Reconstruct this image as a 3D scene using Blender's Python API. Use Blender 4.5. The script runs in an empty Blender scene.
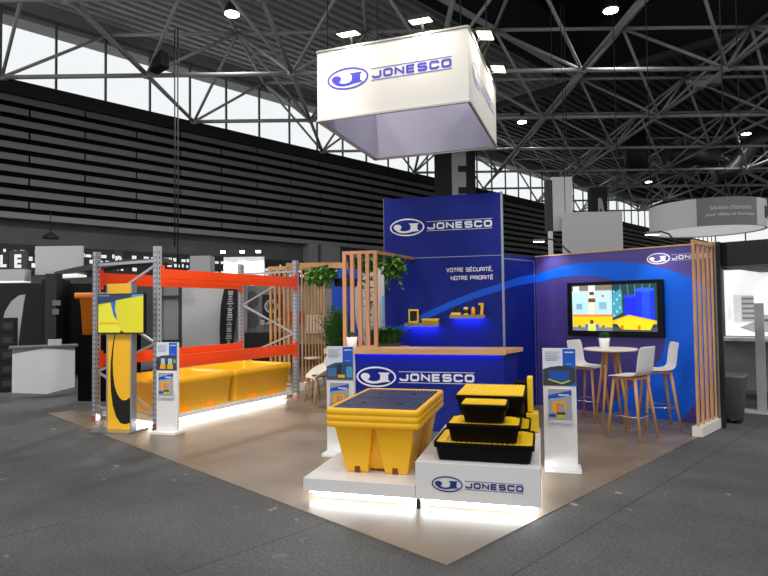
import bpy, bmesh, math, random
from mathutils import Vector, Matrix
random.seed(7)
S = bpy.context.scene
COL = S.collection
R = math.radians

# ------------------------------------------------------------------ camera
cam_d = bpy.data.cameras.new('camera')
cam = bpy.data.objects.new('camera', cam_d); COL.objects.link(cam)
cam_d.sensor_width = 36.0
cam_d.lens = 585.9 / 768 * 36.0
cam_d.clip_end = 400
cam.location = (0, 0, 1.65)
cam.matrix_world = Matrix.Translation((0, 0, 1.65)) @ Matrix.Rotation(R(90 + 1.99), 4, 'X') @ Matrix.Rotation(R(-0.70), 4, 'Z')
S.camera = cam

# ------------------------------------------------------------------ world, view
W = bpy.data.worlds.new('world'); S.world = W; W.use_nodes = True
W.node_tree.nodes['Background'].inputs[0].default_value = (0.975, 0.985, 1.0, 1)
W.node_tree.nodes['Background'].inputs[1].default_value = 1.06
S.view_settings.view_transform = 'Standard'
S.view_settings.look = 'None'
S.view_settings.gamma = 1.0
S.view_settings.exposure = 0.0
S.view_settings.use_curve_mapping = False
S.cycles.use_denoising = True
S.cycles.max_bounces = 6
S.cycles.sample_clamp_indirect = 4.0

def light(name, kind, loc, target, energy, color=(1, 1, 1), size=0.3, spot=90, blend=0.6):
    d = bpy.data.lights.new(name, kind); d.energy = energy; d.color = color
    if kind == 'AREA': d.shape = 'DISK'; d.size = size
    else: d.shadow_soft_size = size
    if kind == 'SPOT': d.spot_size = R(spot); d.spot_blend = blend
    o = bpy.data.objects.new(name, d); COL.objects.link(o); o.location = loc
    v = Vector(target) - Vector(loc)
    o.rotation_euler = v.to_track_quat('-Z', 'Y').to_euler()
    return o

WARM = (1.0, 0.91, 0.79); COOL = (0.93, 0.96, 1.0)
# assumed stand spotlights out of view overhead; one added to brighten the sumps
light('stand_spotlight', 'SPOT', (-0.5, 4.5, 9.0), (0.3, 7.4, 0.3), 420, WARM, 0.15, 60, 0.8)
light('stand_spotlight', 'SPOT', (3.2, 4.6, 9.0), (3.0, 8.2, 0.5), 420, WARM, 0.15, 50, 0.8)
light('stand_spotlight', 'SPOT', (-0.3, 3.6, 7.2), (-2.5, 9.6, 0.5), 1700, WARM, 0.15, 36, 0.8)  # unseen lamp added lower at the front to brighten the yellow sumps
light('stand_spotlight', 'SPOT', (0.8, 1.8, 9.0), (0.5, 5.4, 0.2), 300, WARM, 0.15, 40, 0.8)
light('stand_spotlight', 'SPOT', (-0.9, 7.6, 9.0), (-1.3, 11.2, 0.6), 800, WARM, 0.15, 55, 0.8)
# hall high-bay lighting behind the photographer and over the aisles
for (lx, ly) in ((-9, 1), (8, -1), (0, -6), (16, 8)):
    light('hall_extra_light', 'AREA', (lx, ly, 14), (lx, ly, 0), 700, (1, 1, 1), 2.0)
# fill lights without fixtures, added to brighten the left and middle background
for (lx, ly) in ((-14, 13), (-4, 21)):
    light('hall_extra_light', 'AREA', (lx, ly, 11.5), (lx, ly, 0), 900, (1, 1, 1), 1.0)

# ------------------------------------------------------------------ materials
def lin(c):
    return tuple(((v / 255) / 12.92 if v / 255 <= 0.04045 else ((v / 255 + 0.055) / 1.055) ** 2.4) for v in c)
_m = {}
def M(rgb, rough=0.5, metal=0.0, emit=0.0, var=0.0, scale=8.0, bump=0.0, stretch=None, spec=0.5, trans=0.0):
    key = (rgb, rough, metal, emit, var, scale, bump, stretch, spec, trans)
    if key in _m: return _m[key]
    m = bpy.data.materials.new('material_%d' % len(_m)); m.use_nodes = True
    nt = m.node_tree; b = nt.nodes['Principled BSDF']
    c = (*lin(rgb), 1)
    b.inputs['Base Color'].default_value = c
    b.inputs['Roughness'].default_value = rough
    b.inputs['Metallic'].default_value = metal
    b.inputs['Specular IOR Level'].default_value = spec
    if trans: b.inputs['Transmission Weight'].default_value = trans
    if emit:
        b.inputs['Emission Color'].default_value = c
        b.inputs['Emission Strength'].default_value = emit
    if var or bump:
        tc = nt.nodes.new('ShaderNodeTexCoord'); mp = nt.nodes.new('ShaderNodeMapping')
        if stretch: mp.inputs['Scale'].default_value = stretch
        no = nt.nodes.new('ShaderNodeTexNoise'); no.inputs['Scale'].default_value = scale; no.inputs['Detail'].default_value = 6
        nt.links.new(tc.outputs['Object'], mp.inputs[0]); nt.links.new(mp.outputs[0], no.inputs['Vector'])
        if var:
            rp = nt.nodes.new('ShaderNodeMapRange')
            rp.inputs[1].default_value = 0.3; rp.inputs[2].default_value = 0.7
            rp.inputs[3].default_value = 1 - var; rp.inputs[4].default_value = 1 + var
            mx = nt.nodes.new('ShaderNodeVectorMath'); mx.operation = 'SCALE'
            mx.inputs[0].default_value = c[:3]
            nt.links.new(no.outputs[0], rp.inputs[0]); nt.links.new(rp.outputs[0], mx.inputs['Scale'])
            nt.links.new(mx.outputs[0], b.inputs['Base Color'])
        if bump:
            bp = nt.nodes.new('ShaderNodeBump'); bp.inputs['Strength'].default_value = bump; bp.inputs['Distance'].default_value = 0.02
            nt.links.new(no.outputs[0], bp.inputs['Height']); nt.links.new(bp.outputs[0], b.inputs['Normal'])
    _m[key] = m
    return m

WHITE = M((232, 232, 232), 0.4); WHITE_LAM = M((225, 225, 226), 0.3)
BLACK = M((14, 14, 15), 0.5); STEEL = M((150, 154, 160), 0.35, 0.85)
WOOD = M((206, 154, 102), 0.55, var=0.16, scale=5, stretch=(6, 6, 0.7))
WOODH = M((206, 160, 108), 0.5, var=0.12, scale=5, stretch=(0.7, 6, 6))
LEGWOOD = M((196, 142, 84), 0.5, var=0.12, scale=6, stretch=(5, 5, 0.6))
NAVY = M((8, 30, 130), 0.5, spec=0.25); PURPLE = M((74, 62, 146), 0.42, var=0.10, scale=3)
BRIGHT = M((4, 100, 236), 0.5, spec=0.3); BAND = M((8, 84, 214), 0.5, spec=0.3)
YEL = M((255, 192, 24), 0.38, var=0.04, scale=3); ORANGE = M((238, 72, 14), 0.4)
GRATEY = M((252, 208, 16), 0.45); TRAYB = M((3, 3, 3), 0.6, bump=0.1, scale=60, spec=0.15)
LEAF = M((88, 142, 54), 0.55, var=0.35, scale=20); LEAFD = M((62, 114, 46), 0.55, var=0.3, scale=20)
TRUSS = M((176, 176, 176), 0.5); DARK = M((30, 30, 31), 0.7)

# ------------------------------------------------------------------ mesh builder
class MB:
    def __init__(s): s.bm = bmesh.new(); s.mats = []; s.cur = 0
    def mat(s, m):
        if m not in s.mats: s.mats.append(m)
        s.cur = s.mats.index(m); return s
    def _fin(s, faces, smooth=False):
        for f in faces:
            f.material_index = s.cur; f.smooth = smooth
    def hull8(s, lo, hi):
        "two quads of 4 points (bottom ring, top ring)"
        v = [s.bm.verts.new(p) for p in list(lo) + list(hi)]
        n = len(lo); fs = []
        fs.append(s.bm.faces.new(v[:n][::-1])); fs.append(s.bm.faces.new(v[n:]))
        for i in range(n):
            j = (i + 1) % n
            fs.append(s.bm.faces.new((v[i], v[j], v[n + j], v[n + i])))
        s._fin(fs); return s
    def box(s, x0, x1, y0, y1, z0, z1):
        return s.hull8([(x0, y0, z0), (x1, y0, z0), (x1, y1, z0), (x0, y1, z0)], [(x0, y0, z1), (x1, y0, z1), (x1, y1, z1), (x0, y1, z1)])
    def bar(s, p0, p1, w, h=None, up=(0, 0, 1)):
        h = h or w; p0 = Vector(p0); p1 = Vector(p1); d = (p1 - p0).normalized(); u = Vector(up)
        if abs(d.dot(u)) > 0.99: u = Vector((0, 1, 0))
        a = d.cross(u).normalized(); b = a.cross(d).normalized()
        def ring(p): return [p + a * sx * w / 2 + b * sy * h / 2 for sx, sy in ((-1, -1), (1, -1), (1, 1), (-1, 1))]
        return s.hull8(ring(p0), ring(p1))
    def tube(s, p0, p1, r0, r1=None, n=10, smooth=True):
        r1 = r0 if r1 is None else r1; p0 = Vector(p0); p1 = Vector(p1); d = (p1 - p0).normalized(); u = Vector((0, 0, 1))
        if abs(d.dot(u)) > 0.99: u = Vector((0, 1, 0))
        a = d.cross(u).normalized(); b = a.cross(d).normalized()
        q = [[s.bm.verts.new(p + (a * math.cos(t) + b * math.sin(t)) * r) for t in [2 * math.pi * i / n for i in range(n)]] for p, r in ((p0, r0), (p1, r1))]
        fs = [s.bm.faces.new((q[0][i], q[0][(i + 1) % n], q[1][(i + 1) % n], q[1][i])) for i in range(n)]
        s._fin(fs, smooth)
        s._fin([s.bm.faces.new(q[0][::-1]), s.bm.faces.new(q[1])]); return s
    def path(s, pts, r, n=8):
        pts = [Vector(p) for p in pts]; rings = []
        for i, p in enumerate(pts):
            d = (pts[min(i + 1, len(pts) - 1)] - pts[max(i - 1, 0)]).normalized(); u = Vector((0, 0, 1))
            if abs(d.dot(u)) > 0.95: u = Vector((0, 1, 0))
            a = d.cross(u).normalized(); b = a.cross(d).normalized()
            rings.append([s.bm.verts.new(p + (a * math.cos(2 * math.pi * k / n) + b * math.sin(2 * math.pi * k / n)) * r) for k in range(n)])
        for i in range(len(rings) - 1):
            s._fin([s.bm.faces.new((rings[i][k], rings[i][(k + 1) % n], rings[i + 1][(k + 1) % n], rings[i + 1][k])) for k in range(n)], True)
        s._fin([s.bm.faces.new(rings[0][::-1]), s.bm.faces.new(rings[-1])]); return s
    def lathe(s, prof, c=(0, 0), n=32, smooth=True):
        rings = [[s.bm.verts.new((c[0] + r * math.cos(2 * math.pi * k / n), c[1] + r * math.sin(2 * math.pi * k / n), z)) for k in range(n)] for r, z in prof]
        for i in range(len(rings) - 1):
            s._fin([s.bm.faces.new((rings[i][k], rings[i][(k + 1) % n], rings[i + 1][(k + 1) % n], rings[i + 1][k])) for k in range(n)], smooth)
        s._fin([s.bm.faces.new(rings[0][::-1]), s.bm.faces.new(rings[-1])]); return s
    def rloft(s, prof, cx=0, cy=0, seg=5, cap0=True, cap1=True, smooth=True):
        "rounded rectangles stacked: prof = [(z, w, d, r)]"
        rings = []
        for z, w, d, r in prof:
            ring = []
            for (sx, sy, a0) in ((1, 1, 0), (-1, 1, 90), (-1, -1, 180), (1, -1, 270)):
                for k in range(seg):
                    a = R(a0 + 90 * k / (seg - 1))
                    ring.append(s.bm.verts.new((cx + sx * (w / 2 - r) + r * math.cos(a), cy + sy * (d / 2 - r) + r * math.sin(a), z)))
            rings.append(ring)
        n = len(rings[0])
        for i in range(len(rings) - 1):
            s._fin([s.bm.faces.new((rings[i][k], rings[i][(k + 1) % n], rings[i + 1][(k + 1) % n], rings[i + 1][k])) for k in range(n)], smooth)
        if cap0: s._fin([s.bm.faces.new(rings[0][::-1])])
        if cap1: s._fin([s.bm.faces.new(rings[-1])])
        return s
    def polyxz(s, pts, y0, y1):
        "polygon in x,z extruded from y0 (front) to y1 (back)"
        a = [s.bm.verts.new((x, y0, z)) for x, z in pts]; b = [s.bm.verts.new((x, y1, z)) for x, z in pts]; n = len(pts)
        fs = [s.bm.faces.new(a), s.bm.faces.new(b[::-1])]
        for i in range(n):
            j = (i + 1) % n; fs.append(s.bm.faces.new((a[j], a[i], b[i], b[j])))
        s._fin(fs); return s
    def polyxy(s, pts, z0, z1):
        return s.hull8([(x, y, z0) for x, y in pts], [(x, y, z1) for x, y in pts])
    def ribbon(s, top, bot, y0, y1):
        "strip between two point lists in x,z"
        for i in range(len(top) - 1):
            s.polyxz([top[i], top[i + 1], bot[i + 1], bot[i]], y0, y1)
        return s
    def quad(s, *p):
        s._fin([s.bm.faces.new([s.bm.verts.new(q) for q in p])]); return s
    def ring(s, c, rx, rz, t, y0, y1, n=40):
        for i in range(n):
            a, b = 2 * math.pi * i / n, 2 * math.pi * (i + 1) / n
            s.polyxz([(c[0] + rx * math.cos(a), c[1] + rz * math.sin(a)), (c[0] + rx * math.cos(b), c[1] + rz * math.sin(b)),
                      (c[0] + (rx - t) * math.cos(b), c[1] + (rz - t) * math.sin(b)), (c[0] + (rx - t) * math.cos(a), c[1] + (rz - t) * math.sin(a))], y0, y1)
        return s
    def build(s, name, m=None, parent=None, loc=(0, 0, 0), rotz=0.0, bevel=0.0, normals=True):
        if m is not None:
            if s.mats: s.mats[0:0] = []
            else: s.mats = [m]
        if normals: bmesh.ops.recalc_face_normals(s.bm, faces=s.bm.faces[:])
        me = bpy.data.meshes.new(name); s.bm.to_mesh(me); s.bm.free()
        for x in s.mats: me.materials.append(x)
        o = bpy.data.objects.new(name, me); COL.objects.link(o)
        if parent: o.parent = parent
        o.location = loc; o.rotation_euler = (0, 0, rotz)
        if bevel:
            b = o.modifiers.new('bevel', 'BEVEL'); b.width = bevel; b.segments = 2; b.limit_method = 'ANGLE'
        return o

def thing(name, label, cat, loc=(0, 0, 0), yaw=0.0, group=None):
    o = bpy.data.objects.new(name, None); COL.objects.link(o)
    o.location = loc; o.rotation_euler = (0, 0, -R(yaw)); o['label'] = label; o['category'] = cat
    if group: o['group'] = group
    return o
def tag(o, label, cat, group=None, kind=None):
    o['label'] = label; o['category'] = cat
    if group: o['group'] = group
    if kind: o['kind'] = kind
    return o
def struct(o, label=None, cat=None):
    o['kind'] = 'structure'
    if label: o['label'] = label
    if cat: o['category'] = cat
    return o
def frame(o, yaw):
    "point in the frame with origin o, x to the right, y away from the camera at that yaw"
    a = R(yaw)
    return lambda x, y, z=0: (o[0] + x * math.cos(a) + y * math.sin(a), o[1] - x * math.sin(a) + y * math.cos(a), z)
def dup(root, label=None):
    r = root.copy(); COL.objects.link(r)
    if label: r['label'] = label
    for ch in list(root.children):
        c = ch.copy(); COL.objects.link(c); c.parent = r
        for g in list(ch.children):
            d = g.copy(); COL.objects.link(d); d.parent = c
    return r

# ------------------------------------------------------------------ lettering
def text_mesh(txt, w, h, depth=0.002, bold=0.0):
    cu = bpy.data.curves.new('text', 'FONT'); cu.body = txt; cu.extrude = 0.5; cu.offset = bold; cu.align_x = 'LEFT'
    o = bpy.data.objects.new('text', cu); COL.objects.link(o)
    dg = bpy.context.evaluated_depsgraph_get()
    me = bpy.data.meshes.new_from_object(o.evaluated_get(dg)); bpy.data.objects.remove(o)
    xs = [v.co.x for v in me.vertices]; ys = [v.co.y for v in me.vertices]
    x0, x1, y0, y1 = min(xs), max(xs), min(ys), max(ys)
    for v in me.vertices:
        v.co = Vector(((v.co.x - x0) / (x1 - x0) * w, -v.co.z * depth - depth / 2, (v.co.y - y0) / (y1 - y0) * h))
    return me
def text(txt, x, z, w, h, y, mat, parent, name='lettering', bold=0.02, depth=0.003):
    "lower left corner at x,z; front towards -y"
    me = text_mesh(txt, w, h, depth, bold); me.materials.append(mat)
    o = bpy.data.objects.new(name, me); COL.objects.link(o); o.parent = parent; o.location = (x, y, z)
    return o
GLYPH = {
 'J': (1, [[(0, .34), (0, .16), (.14, 0), (.86, 0), (1, .16), (1, 1)]]),
 'O': (1, [[(.5, 0), (.86, 0), (1, .18), (1, .82), (.86, 1), (.14, 1), (0, .82), (0, .18), (.14, 0), (.5, 0)]]),
 'N': (1, [[(0, 0), (0, 1), (1, 0), (1, 1)]]),
 'E': (.92, [[(1, 0), (0, 0), (0, 1), (1, 1)], [(0, .5), (.92, .5)]]),
 'S': (1, [[(0, .22), (.1, 0), (.88, 0), (1, .14), (1, .38), (.88, .5), (.12, .52), (0, .64), (0, .86), (.12, 1), (.9, 1), (1, .8)]]),
 'C': (1, [[(1, .28), (1, .16), (.86, 0), (.14, 0), (0, .18), (0, .82), (.14, 1), (.86, 1), (1, .84), (1, .72)]]),
 'V': (1, [[(0, 1), (.5, 0), (1, 1)]]), 'T': (.9, [[(0, 1), (1, 1)], [(.5, 1), (.5, 0)]]),
 'R': (1, [[(0, 0), (0, 1), (.86, 1), (1, .86), (1, .6), (.86, .46), (0, .46)], [(.62, .46), (1, 0)]]),
 'P': (1, [[(0, 0), (0, 1), (.86, 1), (1, .86), (1, .56), (.86, .42), (0, .42)]]),
 'U': (1, [[(0, 1), (0, .18), (.14, 0), (.86, 0), (1, .18), (1, 1)]]), 'I': (.001, [[(.5, 0), (.5, 1)]]),
 'É': (.92, [[(1, 0), (0, 0), (0, 1), (1, 1)], [(0, .5), (.92, .5)], [(.4, 1.22), (.7, 1.42)]]), ',': (.05, [[(.5, .08), (.2, -.22)]]), ' ': (.35, [])}
def stroke(mb, pts, t, y0, y1):
    P = [Vector((p[0], p[1])) for p in pts]; closed = (P[0] - P[-1]).length < 1e-6; n = len(P); lo = []; hi = []
    for i in range(n):
        a = P[i - 1] if i > 0 else (P[-2] if closed else None); b = P[i + 1] if i < n - 1 else (P[1] if closed else None)
        d1 = (P[i] - a).normalized() if a is not None else None; d2 = (b - P[i]).normalized() if b is not None else None
        d1 = d1 or d2; d2 = d2 or d1
        n1 = Vector((-d1.y, d1.x)); n2 = Vector((-d2.y, d2.x)); m = n1 + n2
        m = n1 if m.length < 1e-4 else m.normalized(); m = m * min(1 / max(m.dot(n1), 0.35), 1.9) * t / 2
        lo.append(P[i] - m); hi.append(P[i] + m)
    mb.ribbon([tuple(v) for v in hi], [tuple(v) for v in lo], y0, y1)
def wide_text(mb, txt, x, z, w, h, y, t):
    "square extended capitals, lower left at x,z, whole width w, cap height h"
    gap = 0.42 if len(txt) > 8 else 0.52
    tot = sum(GLYPH[c][0] for c in txt) + gap * (len(txt) - 1)
    u = (w - t) / (tot + 0.0)
    cx = x + t / 2
    for c in txt:
        gw, st = GLYPH[c]
        for pl in st: stroke(mb, [(cx + p[0] * gw * u, z + t / 2 + p[1] * (h - t)) for p in pl], t, y - 0.003, y)
        cx += (gw + gap) * u
def logo(parent, x, z, w, y, mat):
    "oval emblem with J, then the word between two rules; x = left end, z = centre height, w = whole width"
    e = w / 2.89; hw = e / 2; k = hw / 169.0; cx = x + hw
    mb = MB(); mb.ring((cx, z), hw, hw * 0.5, hw * 0.08, y - 0.003, y)
    def P(px, py): return (cx + (px - 398) * hw / 316, z - (py - 262) * hw / 316)
    n = 20
    mb.polyxz([P(223 + 73 * math.cos(2 * math.pi * i / n), 256 + 51 * math.sin(2 * math.pi * i / n)) for i in range(n)], y - 0.003, y)
    top = [P(215, 300), P(262, 302), P(284, 316), P(325, 329), P(372, 331), P(425, 321), P(450, 306), P(462, 284)]
    bot = [P(166, 288), P(195, 318), P(238, 345), P(290, 360), P(345, 366), P(420, 361), P(490, 345), P(560, 336)]
    mb.ribbon(top, bot, y - 0.0032, y)
    mb.polyxz([P(430, 194), P(616, 194), P(612, 206), P(588, 220), P(588, 312), P(618, 324), P(618, 336), P(462, 338), P(462, 222), P(438, 208)], y - 0.0034, y)
    mb.build('emblem', mat, parent)
    tx = x + e * 1.065; tw = w - e * 1.065
    t2 = MB(); wide_text(t2, 'JONESCO', tx + tw * 0.01, z - e * 0.088, tw * 0.985, e * 0.185, y, e * 0.047)
    for zz in (z + e * 0.135, z - e * 0.125): t2.box(tx, tx + tw, y - 0.003, y, zz - e * 0.006, zz + e * 0.006)
    t2.build('lettering', mat, parent)

# ================================================================== HALL (frame HY: x = -n, y = s)
HY = 44.7
def hall(o): o.rotation_euler = (0, 0, -R(HY)); return o
HF = frame((0, 0), HY)
# floor: grey concrete with joints and scuffs
def concrete():
    m = bpy.data.materials.new('hall_concrete'); m.use_nodes = True; nt = m.node_tree; N = nt.nodes; L = nt.links; b = N['Principled BSDF']
    tc = N.new('ShaderNodeTexCoord')
    n1 = N.new('ShaderNodeTexNoise'); n1.inputs['Scale'].default_value = 0.7; n1.inputs['Detail'].default_value = 8; n1.inputs['Roughness'].default_value = 0.6
    n2 = N.new('ShaderNodeTexNoise'); n2.inputs['Scale'].default_value = 45; n2.inputs['Detail'].default_value = 4
    n3 = N.new('ShaderNodeTexNoise'); n3.inputs['Scale'].default_value = 4.4; n3.inputs['Detail'].default_value = 5; n3.inputs['Roughness'].default_value = 0.55
    n4 = N.new('ShaderNodeTexNoise'); n4.inputs['Scale'].default_value = 0.5
    for n in (n1, n2, n3, n4): L.new(tc.outputs['Object'], n.inputs['Vector'])
    def mr(src, a, bb, c, d):
        r = N.new('ShaderNodeMapRange'); r.inputs[1].default_value = a; r.inputs[2].default_value = bb; r.inputs[3].default_value = c; r.inputs[4].default_value = d
        L.new(src, r.inputs[0]); return r.outputs[0]
    def math_(op, a, bb):
        x = N.new('ShaderNodeMath'); x.operation = op
        for i, v in enumerate((a, bb)):
            if isinstance(v, (int, float)): x.inputs[i].default_value = v
            else: L.new(v, x.inputs[i])
        return x.outputs[0]
    base = math_('MULTIPLY', mr(n1.outputs[0], 0.3, 0.7, 0.66, 1.3), mr(n2.outputs[0], 0.3, 0.7, 0.72, 1.28))
    scuff = math_('MULTIPLY', mr(n3.outputs[0], 0.645, 0.69, 0, 1), mr(n4.outputs[0], 0.5, 0.56, 0, 1))
    sx = N.new('ShaderNodeSeparateXYZ'); L.new(tc.outputs['Object'], sx.inputs[0])
    # joints every 1.53 m along the hall
    jf = math_('FRACT', math_('DIVIDE', math_('ADD', sx.outputs[0], 2.04 + 153), 1.53), 0)
    ja = math_('ABSOLUTE', math_('SUBTRACT', jf, 0.0), 0)
    joint = mr(ja, 0.008, 0.014, 0.62, 1.0)
    val = math_('ADD', math_('MULTIPLY', math_('MULTIPLY', base, joint), 0.094), math_('MULTIPLY', scuff, 0.22))
    cc = N.new('ShaderNodeCombineColor')
    for i in range(3): L.new(val, cc.inputs[i])
    L.new(cc.outputs[0], b.inputs['Base Color']); b.inputs['Roughness'].default_value = 0.75; b.inputs['Specular IOR Level'].default_value = 0.25
    bp = N.new('ShaderNodeBump'); bp.inputs['Strength'].default_value = 0.25; bp.inputs['Distance'].default_value = 0.01
    L.new(n2.outputs[0], bp.inputs['Height']); L.new(bp.outputs[0], b.inputs['Normal'])
    return m
mb = MB(); mb.box(-40, 60, -25, 120, -0.2, 0.0)
struct(hall(mb.build('floor', concrete())), 'dark grey scuffed concrete floor of the exhibition hall', 'floor')
# stand floor: brown vinyl
mb = MB(); mb.box(-10.69, -2.405, 2.97, 8.93, 0.0, 0.006)
struct(hall(mb.build('floor_covering', M((124, 110, 93), 0.36, var=0.2, scale=1.6, spec=0.4))), 'brown vinyl floor covering of the exhibition stand', 'floor')

# left hall wall: concrete below, grey slat cladding, window strip above
CONC = M((84, 84, 84), 0.8, var=0.15, scale=0.6)
mb = MB(); mb.mat(CONC).box(-30.9, -30.6, -12, 112, 0, 6.0); mb.mat(M((3, 3, 3), 0.9, spec=0.1)).box(-30.6, -30.38, -12, 112, 6.0, 12.1)
wl = struct(hall(mb.build('wall_left')), 'dark concrete hall wall under black panelling', 'wall')
SL = M((104, 104, 104), 0.6, var=0.08, scale=0.4)
mb = MB()
for i in range(10):
    z = 6.42 + i * 0.532
    s0 = -12 + (i % 2) * 2.4
    while s0 < 112:
        mb.box(-30.34, -30.28, s0, s0 + 4.82, z, z + 0.29); s0 += 4.9
mb.build('slat_cladding', SL, wl)
mb = MB(); mb.box(-30.45, -29.95, -12, 112, 5.87, 6.14)
struct(hall(mb.build('trim_1', M((120, 120, 120), 0.6))), 'grey steel edge beam under the slatted wall', 'trim')
mb = MB(); mb.box(-30.4, -30.0, -12, 112, 11.5, 12.1)
struct(hall(mb.build('trim_2', M((10, 10, 10), 0.7))), 'black sill beam under the high windows', 'trim')
for i, (sa, sb) in enumerate(((23.4, 24.15), (24.45, 26.05), (49.5, 51), (75, 76.5))):
    mb = MB(); mb.box(-30.55, -29.9, sa, sb, 0, 5.87)
    struct(hall(mb.build('pillar', M((128, 128, 128), 0.7, var=0.08, scale=0.7))), ['narrow', 'broad', 'far', 'farthest'][i] + ' concrete pillar under the slatted hall wall', 'pillar')
# windows: 2.25 m bays
GLASS = bpy.data.materials.new('window_glass'); GLASS.use_nodes = True
_nt = GLASS.node_tree; _t = _nt.nodes.new('ShaderNodeBsdfTransparent'); _g = _nt.nodes.new('ShaderNodeBsdfGlossy'); _x = _nt.nodes.new('ShaderNodeMixShader')
_g.inputs['Roughness'].default_value = 0.05; _x.inputs[0].default_value = 0.04; _t.inputs[0].default_value = (0.97, 0.98, 0.98, 1)
_nt.links.new(_t.outputs[0], _x.inputs[1]); _nt.links.new(_g.outputs[0], _x.inputs[2]); _nt.links.new(_x.outputs[0], _nt.nodes['Material Output'].inputs[0])
MULL = M((88, 88, 88), 0.5)
def window_bay():
    mb = MB(); mb.box(-0.06, 0.06, -0.045, 0.045, 0, 3.35); mb.box(-0.06, 0.06, 0, 2.25, 3.25, 3.35); mb.box(-0.06, 0.06, 0, 2.25, 0, 0.08)
    f = mb.build('window_1', MULL); f['kind'] = 'structure'
    g = MB(); g.box(-0.006, 0.006, 0.045, 2.205, 0.08, 3.25); g.build('pane', GLASS, f)
    return f
w0 = window_bay(); first = True; k = 0
for (n, s0, cnt) in ((30.2, -0.38, 50),):
    for i in range(cnt):
        w = w0 if first else dup(w0); first = False; k += 1; w.name = 'window_%d' % k
        w.location = HF(-n, s0 + 2.25 * i, 12.1); w.rotation_euler = (0, 0, -R(HY))
mb = MB(); mb.box(-31.5, -30.4, -12, 112, 15.15, 15.5); mb.box(-30.6, -30.2, -12, 112, 15.45, 16.4)
struct(hall(mb.build('ceiling_eaves', M((150, 150, 150), 0.8))), 'roof overhang outside the high windows', 'ceiling')
# far hall wall
mb = MB(); mb.box(-30.3, 40, 112, 112.3, 0, 6); mb.box(-30.3, 40, 111.6, 112, 11.6, 12.2)
wf = struct(hall(mb.build('wall_back', CONC)), 'far end wall of the hall', 'wall')
mb = MB()
for i in range(10): mb.box(-30.3, 40, 111.6, 111.8, 6.42 + i * 0.532, 6.42 + i * 0.532 + 0.285)
mb.mat(SL); mb.mats = [SL]; mb.build('slat_cladding', None, wf)
mb = MB(); mb.box(-30.3, 40, 111.9, 112.2, 6, 12.2); mb.build('backing', M((8, 8, 8), 0.8), wf)
for i in range(10):
    w = dup(w0); k += 1; w.name = 'window_%d' % k; w.location = HF(-30.1 + 4.5 * i, 111.8, 12.1); w.rotation_euler = (0, 0, -R(HY) - R(90)); w.scale = (1, 2, 1)
# roof deck with ribs along the hall
DECK_LIT = M((176, 176, 176), 0.6, var=0.1, scale=0.5)  # roof near the windows, their light put into the paler colour
DECK_DIM = M((92, 92, 92), 0.6, var=0.1, scale=0.5)  # same roof further right, its dimness put into the colour
DECK_UNLIT = M((20, 20, 20), 0.8)  # roof where little light reaches, darkness put into the colour
def deck(name, na, nb, sa, sb, z, mat, pitch=0.55):
    mb = MB(); n = na
    mb.box(-nb, -na, sa, sb, z + 0.28, z + 0.4)
    while n < nb:
        mb.hull8([(-n - 0.12, sa, z), (-n + 0.12, sa, z), (-n + 0.12, sb, z), (-n - 0.12, sb, z)], [(-n - 0.2, sa, z + 0.29), (-n + 0.2, sa, z + 0.29), (-n + 0.2, sb, z + 0.29), (-n - 0.2, sb, z + 0.29)]); n += pitch
    return struct(hall(mb.build(name, mat)))
deck('ceiling', 17.0, 30.4, -12, 34.5, 15.9, DECK_LIT)
deck('ceiling_bay', -12, 30.4, 34.9, 70, 15.9, DECK_DIM, 0.6)
deck('ceiling_far', -40, 30.4, 70.4, 112, 15.9, DECK_UNLIT, 1.2)
mb = MB(); mb.box(-17.0, 45, -25, 34.5, 19.0, 19.3)  # unlit roof area, its darkness put into black colour and a raised shape
struct(hall(mb.build('ceiling_raised', DECK_UNLIT)), 'raised roof bay above the stand, coloured black as unlit', 'ceiling')
mb = MB(); mb.box(-17.2, -16.9, -25, 34.5, 15.6, 19.2); mb.box(-17.0, 45, 34.5, 34.8, 15.9, 19.2)
struct(hall(mb.build('ceiling_upstand', DECK_UNLIT)), 'upstand around the raised roof bay, coloured black as unlit', 'ceiling')
mb = MB(); mb.box(-30, 45, 34.3, 34.9, 15.55, 15.9); struct(hall(mb.build('trim_3', M((74, 74, 74), 0.6))), 'grey edge beam between two roof bays', 'trim')
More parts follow.
